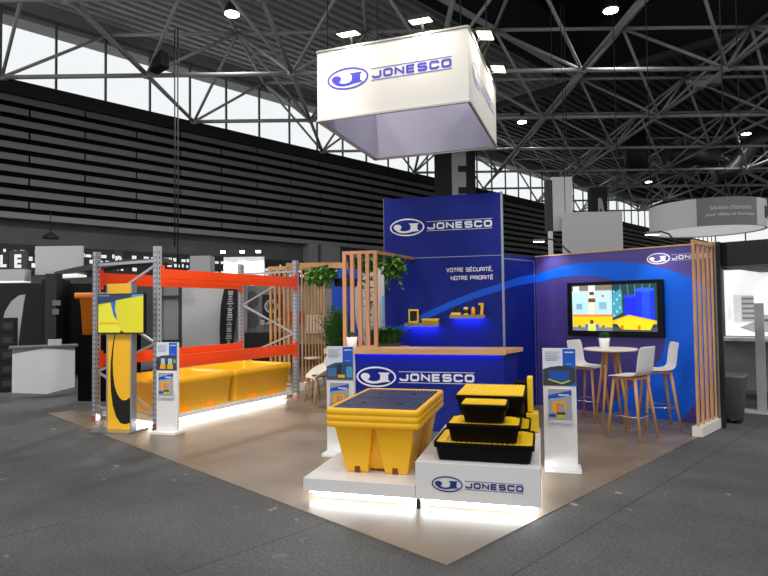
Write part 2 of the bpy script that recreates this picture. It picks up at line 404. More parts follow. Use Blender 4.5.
# space frame, 6.43 m square grid, bottom chords z 12.1, top chords z 15.5
G = 6.43; BX, BY = -16.83, 25.64
def in_hall(x, y): return (-0.711 * x + 0.703 * y) <= 30.15 and x < 62 and y > 12
ORD = ['first', 'second', 'third', 'fourth', 'fifth', 'sixth', 'seventh', 'eighth', 'ninth', 'tenth', 'eleventh', 'twelfth']
rows = range(-1, 7); cols = range(-1, 12)
def bn(i, j): return Vector((BX + G * i, BY + G * j, 12.1))
def tn(i, j): return Vector((BX + G * (i + 0.5), BY + G * (j + 0.5), 15.5))
for q, j in enumerate(rows):
    t = thing('roof_truss', 'grey tubular roof truss running across the hall, %s row from the front' % ORD[q], 'roof truss', (0, 0, 0), 0, 'roof trusses across the hall')
    b_ = MB(); tp = MB(); wb = MB(); nd = MB(); rr = 0.10 if j < 2 else 0.09
    for i in cols:
        a, c = bn(i, j), bn(i + 1, j)
        if in_hall(a.x, a.y) and in_hall(c.x, c.y): b_.tube(a, c, rr)
        a, c = tn(i, j), tn(i + 1, j)
        if in_hall(a.x, a.y) and in_hall(c.x, c.y): tp.tube(a, c, rr * 0.9)
        a = bn(i, j)
        if in_hall(a.x, a.y):
            b_.lathe([(0.02, 11.95), (0.2, 12.0), (0.2, 12.2), (0.02, 12.25)], (a.x, a.y), 10)
            for di, dj in ((0, 0), (-1, 0), (0, -1), (-1, -1)):
                c = tn(i + di, j + dj)
                if in_hall(c.x, c.y): wb.tube(a, c, 0.075)
    for b, nm in ((b_, 'bottom_chord'), (tp, 'top_chord'), (wb, 'web')):
        if len(b.bm.verts): b.build(nm, TRUSS, t)
for q, i in enumerate(cols):
    t = thing('roof_tie', 'grey tubular roof tie running away from the camera, %s line from the left' % ORD[min(q, 11)], 'roof truss', (0, 0, 0), 0, 'roof ties along the view')
    if q > 11: t['label'] = 'grey tubular roof tie running away from the camera, last line on the right'
    b_ = MB(); tp = MB()
    for j in rows:
        a, c = bn(i, j), bn(i, j + 1)
        if in_hall(a.x, a.y) and in_hall(c.x, c.y) and j < 6: b_.tube(a, c, 0.095)
        a, c = tn(i, j), tn(i, j + 1)
        if in_hall(a.x, a.y) and in_hall(c.x, c.y) and j < 6: tp.tube(a, c, 0.085)
    n_ = 0
    for b, nm in ((b_, 'lower_tie'), (tp, 'upper_tie')):
        if len(b.bm.verts): b.build(nm, TRUSS, t); n_ += 1
    if not n_: bpy.data.objects.remove(t)
# high-bay lamps
def highbay(loc, label, e=700, sc=1.0):
    t = thing('high_bay_lamp', label, 'lamp', loc, 0, 'high bay lamps under the roof')
    MB().lathe([(0.12 * sc, 0.75), (0.16 * sc, 0.5), (0.34 * sc, 0.12), (0.36 * sc, 0.02), (0.33 * sc, 0.0)], n=20).build('reflector', M((70, 70, 70), 0.4, 0.6), t)
    MB().lathe([(0.3 * sc, -0.03), (0.3 * sc, -0.005)], n=20).build('lens', M((255, 255, 255), 0.4, emit=30.0), t)
    MB().tube((0, 0, 0.7), (0, 0, 1.6), 0.03).build('hanger', DARK, t)
    l = light('lamp_light', 'SPOT', (0, 0, -0.1), (0, 0, -5), e, (1, 1, 1), 0.3, 130, 0.7); l.parent = t
highbay((-6.35, 24.6, 14.3), 'bright round lamp high under the ribbed roof above the left windows')
highbay((9.87, 24.7, 14.3), 'bright round lamp under the unlit raised roof right of the hanging cube')
highbay((9.6, 39.75, 14.3), 'small bright lamp beside the right edge of the hanging cube', 600)
highbay((27.1, 43.2, 14.3), 'bright lamp near the round roof ducts at far right', 600)
highbay((27.3, 59.8, 14.3), 'tiny distant lamp below the roof ducts', 500)

# ================================================================== THE STAND
# ---- hanging cube
HB = thing('hanging_cube', 'white fabric cube with blue logo hanging over the stand', 'hanging sign', (-0.80, 7.21, 4.0), 19.5)
FAB = M((232, 229, 224), 0.8); LOGOB = M((66, 66, 196), 0.5); INNER_SHADE = M((182, 180, 204), 0.85)
bw, bd, bh = 1.90, 2.05, 0.845
MB().box(0, bw, 0, 0.02, 0, bh).build('front_panel', FAB, HB)
MB().box(bw - 0.02, bw, 0.02, bd, 0, bh).build('side_panel', FAB, HB)
MB().box(0, 0.02, 0.02, bd, 0, bh).build('side_panel', FAB, HB)
MB().box(0.02, bw - 0.02, bd - 0.02, bd, 0, bh).build('back_panel', FAB, HB)
mb = MB()
for a, b in (((0, 0, 0), (bw, 0, 0)), ((bw, 0, 0), (bw, bd, 0)), ((bw, bd, 0), (0, bd, 0)), ((0, bd, 0), (0, 0, 0))):
    mb.bar((a[0], a[1], -0.012), (b[0], b[1], -0.012), 0.03, 0.024); mb.bar((a[0], a[1], bh + 0.01), (b[0], b[1], bh + 0.01), 0.03, 0.02)
mb.build('frame', M((190, 188, 184), 0.4, 0.3), HB)
lg = thing('tmp', '', ''); 
lg = MB().box(0.16, 0.161, -0.0005, 0, 0.3, 0.301).build('front_logo', LOGOB, HB); logo(lg, 0.14, 0.465, 1.57, -0.0005, LOGOB)
sg = MB().box(0, 0.001, -0.0005, 0, 0.0, 0.001).build('side_logo', M((205, 205, 235), 0.5), HB, (bw + 0.0005, 0, 0), R(90)); logo(sg, 0.22, 0.46, 1.6, -0.0005, M((190, 190, 228), 0.5))
bpy.data.objects.remove(bpy.data.objects['tmp'])
for wx, wy in ((0.1, 0.1), (bw - 0.1, 0.1), (0.1, bd - 0.1), (bw - 0.1, bd - 0.1)):
    MB().tube((wx, wy, bh), (wx, wy, 8.1), 0.008, n=6).build('suspension_cable', DARK, HB)
HBF = frame((-0.80, 7.21), 19.5)
def flood(x, y, dx, dy, label):
    "LED floodlight on a bracket above the cube edge, head outside the cube facing back at the fabric"
    p = HBF(x, y, 4.865); t = thing('floodlight', label, 'floodlight', p, 19.5, 'floodlights along the top of the hanging cube')
    MB().bar((-dx * 0.02, -dy * 0.02, -0.01), (dx * 0.10, dy * 0.10, 0.12), 0.025, 0.02).build('bracket', DARK, t)
    c = Vector((dx * 0.115, dy * 0.125, 0.085)); side = Vector((dy, -dx, 0)) if dx == 0 else Vector((0, 1, 0)); side = Vector((abs(dy), abs(dx), 0))
    nrm = Vector((-dx * 0.18, -dy * 0.18, -1)).normalized(); up = side.cross(nrm).normalized()
    def qd(w, h, off): return [c + side * sx * w + up * sy * h + nrm * off for sx, sy in ((-1, -1), (1, -1), (1, 1), (-1, 1))]
    MB().hull8(qd(0.125, 0.095, -0.045), qd(0.125, 0.095, 0.0)).build('housing', DARK, t)
    MB().hull8(qd(0.118, 0.088, 0.0005), qd(0.118, 0.088, 0.004)).build('lens', M((255, 244, 196), 0.4, emit=7.0), t)
    l = light('flood_light', 'AREA', c + nrm * 0.012, c + nrm * 1.0, 5, (1.0, 0.90, 0.72), 0.14); l.parent = t
for q, (x, y, dx, dy, lb) in enumerate(((0.48, 0, 0, -1, 'glowing floodlight above the left end of the cube front'), (1.38, 0, 0, -1, 'glowing floodlight above the right end of the cube front'),
        (bw, 0.50, 1, 0, 'glowing floodlight above the near end of the cube right side'), (bw, 1.58, 1, 0, 'glowing floodlight above the far end of the cube right side'))):
    flood(x, y, dx, dy, lb)
mb = MB(); mb.box(0.021, 0.03, 0.03, bd - 0.03, 0.0, bh).box(bw - 0.03, bw - 0.021, 0.03, bd - 0.03, 0.0, bh).box(0.021, bw - 0.021, 0.021, 0.03, 0.0, bh).box(0.021, bw - 0.021, bd - 0.03, bd - 0.021, 0.0, bh)  # added inner layer, shade of the unlit fabric inside put into its colour
mb.build('shade_lining', INNER_SHADE, HB)
# ---- tower (storage room) walls
TO = (1.84, 9.13); TY = 15.0
T = thing('tower_wall', 'tall navy blue wall with white logo and slogan behind the counter', 'wall panel', (*TO, 0), TY)
FR = M((150, 156, 170), 0.35, 0.7)
MB().box(-1.89, 0, 0, 0.06, 0, 2.455).build('lower_panel', NAVY, T)
MB().box(-1.89, 0, 0, 0.06, 2.465, 3.45).build('upper_panel', NAVY, T)
MB().box(-1.90, -1.89, -0.005, 0.065, 0, 3.46).build('edge_profile', M((140, 110, 80), 0.5), T)
MB().box(0.0, 0.035, -0.01, 0.07, 0, 3.46).box(-1.89, 0, 0.001, 0.06, 2.455, 2.465).build('frame_profile', FR, T)
bt = [(-1.89, 1.25), (-1.5, 1.44), (-1.15, 1.605), (-0.8, 1.755), (-0.5, 1.87), (-0.25, 1.95), (0, 2.02)]
bb = [(-1.89, 1.10), (-1.5, 1.31), (-1.15, 1.49), (-0.8, 1.645), (-0.5, 1.76), (-0.25, 1.84), (0, 1.91)]
MB().ribbon(bt, bb, -0.002, 0.0).build('printed_band', BAND, T)
WL = M((235, 236, 240), 0.5)
logo(T, -1.79, 2.965, 1.66, -0.001, WL)
for txt_, x_, z_, w_ in (('VOTRE SÉCURITÉ,', -0.87, 2.215, 0.735), ('NOTRE PRIORITÉ', -0.80, 2.085, 0.67)):
    mb = MB(); wide_text(mb, txt_, x_, z_, w_, 0.066, -0.001, 0.0115); mb.build('slogan', WL, T)
# ---- door wall (side of the storage room)
WO = (2.56, 9.86); WY = 44.7
D = thing('storage_wall', 'navy blue wall with framed storage door between the tower and the screen wall', 'wall panel', (*WO, 0), WY)
MB().box(-0.06, 0, -1.02, -0.0, 2.42, 2.48).box(-0.06, 0, -1.02, -0.97, 0, 2.42).box(-0.06, 0, -0.05, 0, 0, 2.42).build('panel', NAVY, D)
dl = MB().box(-0.05, -0.003, -0.965, -0.055, 0.01, 2.41).build('door', NAVY, D)
MB().tube((0.05, -0.90, 1.0), (0.05, -0.76, 1.0), 0.011).tube((-0.003, -0.90, 1.0), (0.05, -0.90, 1.0), 0.011).build('door_handle', STEEL, dl)
mb = MB()
mb.box(0, 0.005, -0.975, -0.958, 0, 2.42); mb.box(0, 0.005, -0.062, -0.045, 0, 2.42); mb.box(0, 0.005, -0.975, -0.045, 2.40, 2.42)
mb.build('door_frame', FR, D)
mb = MB()
ys = [-1.02, -0.75, -0.5, -0.25, 0.0]; zt = [2.02, 2.085, 2.13, 2.165, 2.19]; zb = [1.91, 1.965, 2.0, 2.03, 2.05]
for i in range(4):
    mb.hull8([(0.0, ys[i], zb[i]), (0.002, ys[i], zb[i]), (0.002, ys[i + 1], zb[i + 1]), (0.0, ys[i + 1], zb[i + 1])], [(0.0, ys[i], zt[i]), (0.002, ys[i], zt[i]), (0.002, ys[i + 1], zt[i + 1]), (0.0, ys[i + 1], zt[i + 1])])
mb.build('printed_band', BAND, D)
# ---- screen wall on the right
V = thing('screen_wall', 'purple and bright blue printed wall carrying the large screen', 'wall panel', (*WO, 0), WY)
MB().box(0, 2.72, 0, 0.08, 0, 2.48).build('panel', PURPLE, V)
out = [(0, 2.185), (0.22, 2.25), (0.45, 2.295), (0.8, 2.335), (1.12, 2.335), (1.45, 2.31), (1.73, 2.265), (2.1, 2.165), (2.41, 2.03), (2.6, 1.92), (2.72, 1.83)]
inn = [(0, 2.04), (0.35, 2.115), (0.7, 2.135), (1.11, 2.10), (1.5, 1.98), (1.82, 1.75), (2.0, 1.47), (2.065, 1.18), (1.98, 0.87), (1.80, 0.66), (1.55, 0.44), (1.3, 0.22), (1.12, 0.0)]
mb = MB()
mb.ribbon([out[0], out[2], out[3], out[4], out[5], out[6], out[7]], [inn[0], inn[1], inn[2], inn[3], inn[4], (1.70, 1.87), inn[5]], -0.002, 0)
mb.ribbon([out[7], out[8], out[9], out[10], (2.72, 1.5), (2.72, 1.2), (2.72, 0.86), (2.6, 0.55), (2.42, 0.28), (2.22, 0.0)],
          [inn[5], (1.92, 1.62), inn[6], (2.05, 1.3), inn[7], (2.03, 1.0), inn[8], inn[9], inn[10], inn[12]], -0.002, 0)
mb.polyxz([inn[10], inn[11], inn[12], (1.5, 0.0)], -0.0022, 0); mb.build('printed_swoosh', BRIGHT, V)
MB().box(0, 2.72, -0.01, 0.09, 2.48, 2.50).build('top_trim', WOODH, V)
MB().box(2.72, 2.745, -0.02, 0.10, 0, 2.5).build('end_profile', M((150, 156, 156), 0.4, 0.5), V)
logo(V, 1.83, 2.32, 0.93, -0.003, WL)
# faint printed racking on the purple area
mb = MB(); pm = M((60, 50, 126), 0.45)
for x in (0.16, 0.3, 0.44): mb.box(x, x + 0.012, -0.0015, 0, 0.15, 1.1)
for z in (0.4, 0.7, 1.0): mb.box(0.05, 0.5, -0.0015, 0, z, z + 0.012)
for x in (0.42, 0.5): mb.box(x, x + 0.01, -0.0015, 0, 1.2, 2.05)
for i in range(12): mb.box(0.36, 0.5, -0.0015, 0, 1.2 + i * 0.07, 1.215 + i * 0.07)
mb.build('printed_racking', pm, V)
# television on that wall
TVW = frame(WO, WY)
def picture(name, parent, polys, y, emit=0.0, step=0.0004):
    mb = MB()
    for q, (pts, col) in enumerate(polys):
        mb.mat(M(col, 0.4, emit=emit)).polyxz(pts, y - step * (q + 1), y)
    return mb.build(name, None, parent)
def rect(x0, x1, z0, z1): return [(x0, z0), (x1, z0), (x1, z1), (x0, z1)]
def oval(cx, cz, rx, rz, n=20, a0=0, a1=360): return [(cx + rx * math.cos(R(a0 + (a1 - a0) * i / n)), cz + rz * math.sin(R(a0 + (a1 - a0) * i / n))) for i in range(n)]
tv = thing('television', 'large black flat screen on the purple and blue wall showing bunds and drums', 'television', TVW(0.605, -0.09, 1.18), WY)
mb = MB(); mb.box(0, 1.46, 0, 0.07, 0, 0.84); mb.build('casing', M((6, 6, 7), 0.4, spec=0.2), tv, bevel=0.006)
MB().box(0.4, 1.0, 0.07, 0.09, 0.2, 0.6).build('wall_bracket', BLACK, tv)
x0, x1, z0, z1 = 0.085, 1.385, 0.085, 0.785; xm = x0 + (x1 - x0) * 0.495
polys = [(rect(x0, x1, z0, z1), (20, 30, 34)),
  (rect(x0, xm, z0, z1), (176, 196, 204)), (rect(x0, xm, z0 + 0.62, z1), (120, 112, 96)),
  (rect(x0 + 0.02, x0 + 0.12, z0 + 0.6, z1 - 0.01), (212, 222, 226)), (rect(x0 + 0.27, x0 + 0.38, z0 + 0.58, z1), (206, 214, 216)), (rect(x0 + 0.27, x0 + 0.37, z0 + 0.25, z0 + 0.56), (226, 220, 190)),
  (rect(x0 + 0.01, x0 + 0.26, z0 + 0.26, z0 + 0.6), (176, 214, 232)), (rect(x0 + 0.39, xm - 0.01, z0 + 0.26, z0 + 0.6), (178, 216, 234)),
  (rect(x0 + 0.27, x0 + 0.38, z0 + 0.44, z0 + 0.50), (96, 66, 44)), (rect(x0 + 0.29, x0 + 0.36, z0 + 0.55, z0 + 0.6), (70, 60, 54)),
  (rect(x0 + 0.07, x0 + 0.17, z0 + 0.33, z0 + 0.42), (120, 160, 180)), (rect(x0 + 0.44, x0 + 0.56, z0 + 0.33, z0 + 0.44), (134, 172, 192)), (rect(x0 + 0.48, x0 + 0.52, z0 + 0.52, z0 + 0.55), (210, 70, 60)),
  (rect(x0, xm, z0, z0 + 0.06), (110, 122, 140)), (rect(x0 + 0.01, xm, z0 + 0.055, z0 + 0.24), (238, 196, 10)), (rect(x0 + 0.01, xm, z0 + 0.22, z0 + 0.25), (238, 130, 30)),
  (rect(x0 + 0.10, x0 + 0.14, z0 + 0.055, z0 + 0.085), (90, 100, 40)), (rect(x0 + 0.48, x0 + 0.52, z0 + 0.055, z0 + 0.085), (90, 100, 40)),
  (rect(x0 + 0.21, x0 + 0.43, z0 + 0.05, z0 + 0.10), (30, 110, 220)), (rect(x0 + 0.26, x0 + 0.38, z0 + 0.0, z0 + 0.11), (216, 230, 90)), (oval(x0 + 0.32, z0 + 0.135, 0.03, 0.036), (92, 62, 46)),
  (rect(xm + 0.005, x1, z0, z1), (16, 58, 66)),
  ([(xm + 0.01, z0 + 0.2), (xm + 0.16, z0 + 0.28), (xm + 0.14, z1 - 0.06), (xm + 0.01, z1 - 0.14)], (64, 150, 170))]
for i in range(7): polys.append((rect(xm + 0.02 + (i % 3) * 0.045, xm + 0.045 + (i % 3) * 0.045, z0 + 0.22 + i * 0.06, z0 + 0.25 + i * 0.06), (150, 210, 220)))
for i in range(5): polys.append(([(xm + 0.12 + i * 0.11, z1 - 0.005), (xm + 0.135 + i * 0.11, z1 - 0.005), (xm + 0.17 + i * 0.09, z1 - 0.22), (xm + 0.16 + i * 0.09, z1 - 0.22)], (70, 120, 116)))
polys += [(rect(xm + 0.19, xm + 0.36, z0 + 0.2, z0 + 0.52), (10, 30, 214)), (oval(xm + 0.275, z0 + 0.52, 0.085, 0.025), (30, 60, 236)),
  (rect(xm + 0.355, xm + 0.62, z0 + 0.16, z0 + 0.61), (8, 44, 226)), (rect(xm + 0.45, xm + 0.56, z0 + 0.16, z0 + 0.61), (20, 70, 244)), (oval(xm + 0.4875, z0 + 0.61, 0.1325, 0.03), (36, 90, 246)),
  (rect(xm + 0.005, x1, z0, z0 + 0.06), (60, 74, 80)),
  ([(xm + 0.01, z0 + 0.16), (xm + 0.25, z0 + 0.245), (x1 - 0.01, z0 + 0.16), (x1 - 0.01, z0 + 0.11), (xm + 0.01, z0 + 0.11)], (250, 180, 10)),
  ([(xm + 0.04, z0 + 0.15), (xm + 0.25, z0 + 0.215), (x1 - 0.04, z0 + 0.15), (x1 - 0.1, z0 + 0.025), (xm + 0.14, z0 + 0.03)], (252, 206, 14)), (rect(xm + 0.38, xm + 0.42, z0 + 0.03, z0 + 0.09), (190, 110, 10)), (rect(xm + 0.13, xm + 0.17, z0 + 0.03, z0 + 0.09), (190, 110, 10))]
picture('screen', tv, polys, 0.0, 0.78)
# arm spotlights on the wall tops
def arm_spot(p0, bend, head, label, e, tgt):
    t = thing('arm_spotlight', label, 'spotlight', p0, 0, 'arm spotlights on the wall tops')
    P0 = Vector(p0); q = [Vector(v) - P0 for v in (p0, bend, head)]
    MB().path([q[0], q[0].lerp(q[1], 0.6) , q[1], q[1].lerp(q[2], 0.5) + Vector((0, 0, 0.03)), q[2]], 0.012).build('arm', BLACK, t)
    MB().box(-0.09, 0.09, -0.04, 0.04, -0.02, 0.02).build('head', M((90, 90, 90), 0.4), t, q[2])
    MB().box(-0.08, 0.08, -0.035, 0.035, -0.026, -0.0205).build('lens', M((255, 250, 235), 0.4, emit=10.0), t, q[2])
    l = light('arm_light', 'SPOT', q[2] - Vector((0, 0, 0.05)), Vector(tgt) - P0, e, (1, 0.95, 0.86), 0.04, 100, 0.8); l.parent = t
arm_spot(TVW(0.62, 0.04, 2.5), TVW(0.42, -0.05, 2.72), TVW(0.24, -0.30, 2.72), 'black arm spotlight above the left part of the screen wall, head lit', 22, TVW(0.5, 0.0, 1.6))
arm_spot(TVW(2.25, 0.04, 2.5), TVW(2.16, -0.05, 2.66), TVW(2.03, -0.32, 2.66), 'black arm spotlight above the white logo on the blue wall', 14, TVW(2.1, 0.0, 1.4))

# ---- wooden slat divider at the right end
SD = thing('slat_divider', 'vertical pine slat screen on a white base at the right end of the stand', 'slat screen', TVW(2.64, -0.86, 0), WY)
MB().box(0, 0.12, 0.0, 0.88, 0.006, 0.125).build('base', M((228, 224, 214), 0.5), SD)
for i in range(5):
    y = 0.03 + i * 0.192
    MB().box(0.048, 0.072, y, y + 0.06, 0.125, 2.42).build('slat', WOOD, SD)
MB().box(0.043, 0.077, 0.03, 0.86, 2.42, 2.47).build('top_rail', WOODH, SD)

# ---- counter
CO = (1.54, 7.61); CY = 15.0; CF = frame(CO, CY)
C = thing('counter', 'navy blue reception counter with white logo and pale wood top', 'counter', (*CO, 0), CY)
MB().polyxy([(-2.02, 0), (0, 0), (0.15, 0.40), (-2.02, 0.40)], 0.006, 1.03).build('body', NAVY, C)
MB().polyxy([(-2.46, -0.06), (0.03, -0.06), (0.23, 0.46), (-2.46, 0.46)], 1.045, 1.10).build('worktop', WOODH, C)
MB().box(-2.44, -2.02, 0.02, 0.46, 0.006, 1.045).build('end_cabinet', WHITE_LAM, C)
MB().box(-2.0, -0.02, -0.05, -0.02, 1.034, 1.044).build('light_strip', M((60, 80, 255), 0.4, emit=14.0), C)
MB().box(-2.46, 0.03, -0.06, -0.052, 1.03, 1.045).build('front_lip', WOODH, C)
logo(C, -2.0, 0.715, 1.62, -0.001, WL)
# slat screen standing on the counter, with a roof board back to the tower
K = thing('counter_slat_screen', 'vertical pine slat screen standing on the left end of the counter', 'slat screen', CF(-2.27, 0.22, 1.10), CY)
PINE = M((196, 140, 104), 0.55, var=0.14, scale=5, stretch=(6, 6, 0.7))
for i in range(5):
    x = i * 0.115
    MB().box(x, x + 0.052, 0, 0.052, 0.03, 1.33).build('slat', PINE, K)
MB().box(-0.0, 0.512, 0, 0.052, 0.0, 0.03).build('bottom_rail', PINE, K)
MB().box(-0.0, 0.512, 0, 0.052, 1.33, 1.375).build('top_rail', PINE, K)
MB().bar((0.482, 0.04, 1.352), (0.74, 1.32, 1.352), 0.07, 0.045).build('roof_beam', PINE, K)
MB().box(0.0, 0.06, 0.052, 1.26, 1.33, 1.375).build('roof_beam', PINE, K)

# ---- plants
def leafset(mb, spots, L, Wd, droop=0.5, seed=1, up=0.3):
    rnd = random.Random(seed)
    for p in spots:
        a = rnd.uniform(0, 2 * math.pi); d = Vector((math.cos(a), math.sin(a), rnd.uniform(-droop, up))).normalized(); l = L * rnd.uniform(0.6, 1.2); w = Wd * rnd.uniform(0.7, 1.2)
        sd = d.cross(Vector((0, 0, 1))).normalized() * w; p = Vector(p); m = p + d * l * 0.5 + Vector((0, 0, 0.02 * l)); e = p + d * l + Vector((0, 0, -l * 0.25))
        mb.quad(p, m - sd, m + Vector((0, 0, -w * 0.3)), m + sd); mb.quad(m - sd, e, m + sd, m + Vector((0, 0, -w * 0.3)))
def blob(c, r, n, seed): 
    rnd = random.Random(seed); o = []
    while len(o) < n:
        v = Vector((rnd.uniform(-1, 1), rnd.uniform(-1, 1), rnd.uniform(-1, 1)))
        if v.length < 1: o.append((c[0] + v.x * r[0], c[1] + v.y * r[1], c[2] + v.z * r[2]))
    return o
def trail(p, n, l, seed):
    rnd = random.Random(seed); o = []; x, y, z = p
    for i in range(n):
        x += rnd.uniform(-0.012, 0.012); y += rnd.uniform(-0.012, 0.012); z -= l / n; o.append((x, y, z))
    return o
def hanging_ivy(loc, yaw, size, n, trails, label, seed, wide=0.045):
    t = thing('hanging_plant', label, 'plant', loc, yaw)
    MB().box(-size[0] * 0.7, size[0] * 0.7, -0.05, 0.05, -0.10, -0.005).build('planter', M((60, 52, 44), 0.6), t)
    mb = MB(); leafset(mb, blob((0, 0, -size[2] * 0.8), size, n, seed), wide * 2, wide, 1.0, seed)
    for i, (x, l) in enumerate(trails): leafset(mb, trail((x, 0, -size[2]), int(l * 36), l, seed + i), wide * 1.6, wide * 0.8, 0.9, seed + i)
    mb.build('foliage', LEAF, t, normals=False)
hanging_ivy(CF(-1.66, 0.85, 2.43), CY, (0.17, 0.2, 0.17), 360, ((-0.1, 0.3), (0.1, 0.3)), 'bushy green plant hanging under the counter screen beam by the blue tower', 3)
hanging_ivy(CF(-2.0, 0.55, 2.43), CY, (0.2, 0.1, 0.12), 260, ((-0.1, 0.75), (0.0, 0.95), (0.08, 1.1), (0.13, 0.6)), 'trailing green vine hanging behind the slats of the counter screen', 5, 0.042)
# back ledge with grassy plants
LG = thing('back_ledge', 'low pale wood ledge behind the counter carrying the grassy plants', 'shelf', CF(-2.0, 0.62, 0), CY)
MB().box(-0.36, 0.5, 0, 0.5, 1.03, 1.07).build('board', WOODH, LG); MB().box(-0.3, 0.44, 0.04, 0.46, 0.006, 1.03).build('cabinet', WHITE_LAM, LG)
def grass(loc, rad, hgt, n, label, seed, box=(0.25, 0.12, 0.1)):
    t = thing('grass_plant', label, 'plant', loc, CY); rnd = random.Random(seed)
    MB().rloft([(0, box[0] * 1.7, box[1] * 1.7, 0.02), (box[2], box[0] * 2, box[1] * 2, 0.02)]).build('planter', M((70, 66, 60), 0.6), t)
    mb = MB()
    for i in range(n):
        a = rnd.uniform(0, 6.28); p = Vector((rnd.uniform(-1, 1) * box[0] * 0.8, rnd.uniform(-1, 1) * box[1] * 0.8, box[2])); l = hgt * rnd.uniform(0.6, 1.1); sp = rad * rnd.uniform(0.2, 1)
        d = Vector((math.cos(a), math.sin(a), 0)); sd = Vector((-d.y, d.x, 0)) * 0.008
        q1 = p + d * sp * 0.4 + Vector((0, 0, l * 0.7)); q2 = p + d * sp + Vector((0, 0, l * rnd.uniform(0.7, 1.0)))
        mb.quad(p - sd, q1 - sd, q1 + sd, p + sd); mb.quad(q1 - sd, q2, q2 + sd * 0.1, q1 + sd)
    mb.build('foliage', LEAFD, t, normals=False)
grass(CF(-1.82, 0.85, 1.07), 0.34, 0.27, 800, 'spiky green grass plant on the wood ledge beside the blue tower', 8, (0.26, 0.12, 0.05))
# potted succulent in front of the counter screen
def pot_plant(loc, label, r=0.075, h=0.15, group='small white pots with green plants', seed=2):
    t = thing('potted_plant', label, 'plant', loc, 0, group)
    MB().lathe([(r * 0.72, 0), (r * 0.76, 0.004), (r, h), (r * 0.94, h), (r * 0.9, h - 0.02), (0.002, h - 0.02)], n=24).build('pot', M((236, 236, 234), 0.35), t)
    mb = MB(); leafset(mb, blob((0, 0, h + 0.03), (r * 0.75, r * 0.75, 0.04), 90, seed), 0.05, 0.014, 0.0, seed, 1.4); mb.build('foliage', M((60, 110, 46), 0.5), t, normals=False)
pot_plant(CF(-2.09, 0.08, 1.10), 'small green plant in a white pot on the counter before the slats', 0.08, 0.155)

# ---- display shelves on the tower
TF = frame(TO, TY)
def shelf(x0, x1, z, label):
    t = thing('wall_shelf', label, 'shelf', TF(x0, -0.20, z), TY, 'lit wall shelves on the blue tower')
    MB().box(0, x1 - x0, 0, 0.2, 0, 0.035).build('board', M((150, 132, 108), 0.5), t)
    MB().box(0, x1 - x0, 0, 0.012, -0.02, 0.0).build('front_lip', M((150, 132, 108), 0.5), t)
    MB().box(0.06, x1 - x0 - 0.04, 0.10, 0.17, -0.006, -0.0005).build('light_strip', M((112, 124, 255), 0.4, emit=34.0), t)
SHL = 1.375; SHR = 1.50
shelf(-1.52, -0.98, SHL, 'lower left wood shelf with blue glow on the tower wall')
shelf(-0.80, -0.26, SHR, 'upper right wood shelf with blue glow on the tower wall')
# small products standing on them
p = thing('spill_kit_case', 'yellow framed black case standing on the lower left shelf', 'case', TF(-1.47, -0.13, SHL + 0.035), TY)
mb = MB(); mb.box(0, 0.16, 0, 0.02, 0, 0.03); mb.box(0, 0.16, 0, 0.05, 0.19, 0.22); mb.box(0, 0.022, 0, 0.05, 0, 0.2); mb.box(0.138, 0.16, 0, 0.05, 0, 0.2); mb.build('frame', GRATEY, p, bevel=0.004)
MB().box(0.02, 0.14, 0.015, 0.05, 0.025, 0.195).build('panel', BLACK, p)
p = thing('yellow_tray', 'small flat yellow tray lying on the lower left shelf', 'tray', TF(-1.25, -0.16, SHL + 0.035), TY)
MB().rloft([(0, 0.25, 0.11, 0.01), (0.06, 0.27, 0.12, 0.012), (0.066, 0.27, 0.12, 0.012), (0.066, 0.25, 0.10, 0.01), (0.02, 0.24, 0.09, 0.01)], 0.13, 0.07).build('body', GRATEY, p)
mb = MB()
for i in range(5): mb.box(0.05 + i * 0.036, 0.062 + i * 0.036, 0.006, 0.012, 0.012, 0.03)
mb.build('slot', M((120, 90, 10), 0.6), p)
p = thing('battery_tray', 'yellow tray holding black blocks at the left of the upper shelf', 'tray', TF(-0.78, -0.16, SHR + 0.035), TY)
MB().box(0, 0.15, 0, 0.09, 0, 0.035).build('tray', GRATEY, p); MB().box(0.005, 0.07, 0.01, 0.08, 0.036, 0.11).build('block', BLACK, p); MB().box(0.08, 0.145, 0.01, 0.08, 0.036, 0.11).build('block', BLACK, p)
p = thing('small_canister', 'black and yellow canister in the middle of the upper shelf', 'canister', TF(-0.555, -0.11, SHR + 0.035), TY)
MB().lathe([(0.034, 0), (0.036, 0.01), (0.036, 0.07), (0.03, 0.075)], n=16).build('body', BLACK, p); MB().lathe([(0.037, 0.075), (0.037, 0.115), (0.02, 0.12)], n=16).build('cap', GRATEY, p); MB().lathe([(0.038, 0.0), (0.038, 0.02), (0.036, 0.022)], n=16).build('base', GRATEY, p)
p = thing('yellow_bottle', 'narrow yellow bottle between canister and bracket on the upper shelf', 'bottle', TF(-0.44, -0.11, SHR + 0.035), TY)
MB().lathe([(0.03, 0), (0.032, 0.01), (0.032, 0.09), (0.018, 0.11), (0.018, 0.12)], n=16).build('body', M((250, 170, 20), 0.4), p)
p = thing('yellow_bracket', 'tall bent yellow bracket with black block at the right of the upper shelf', 'bracket', TF(-0.375, -0.15, SHR + 0.035), TY)
mb = MB(); mb.polyxz([(0.045, 0), (0.085, 0), (0.10, 0.18), (0.02, 0.18), (0.02, 0.145), (0.055, 0.145)], 0, 0.06); mb.build('body', M((250, 184, 16), 0.4), p)
MB().box(-0.005, 0.038, 0.01, 0.06, 0, 0.11).build('block', BLACK, p)

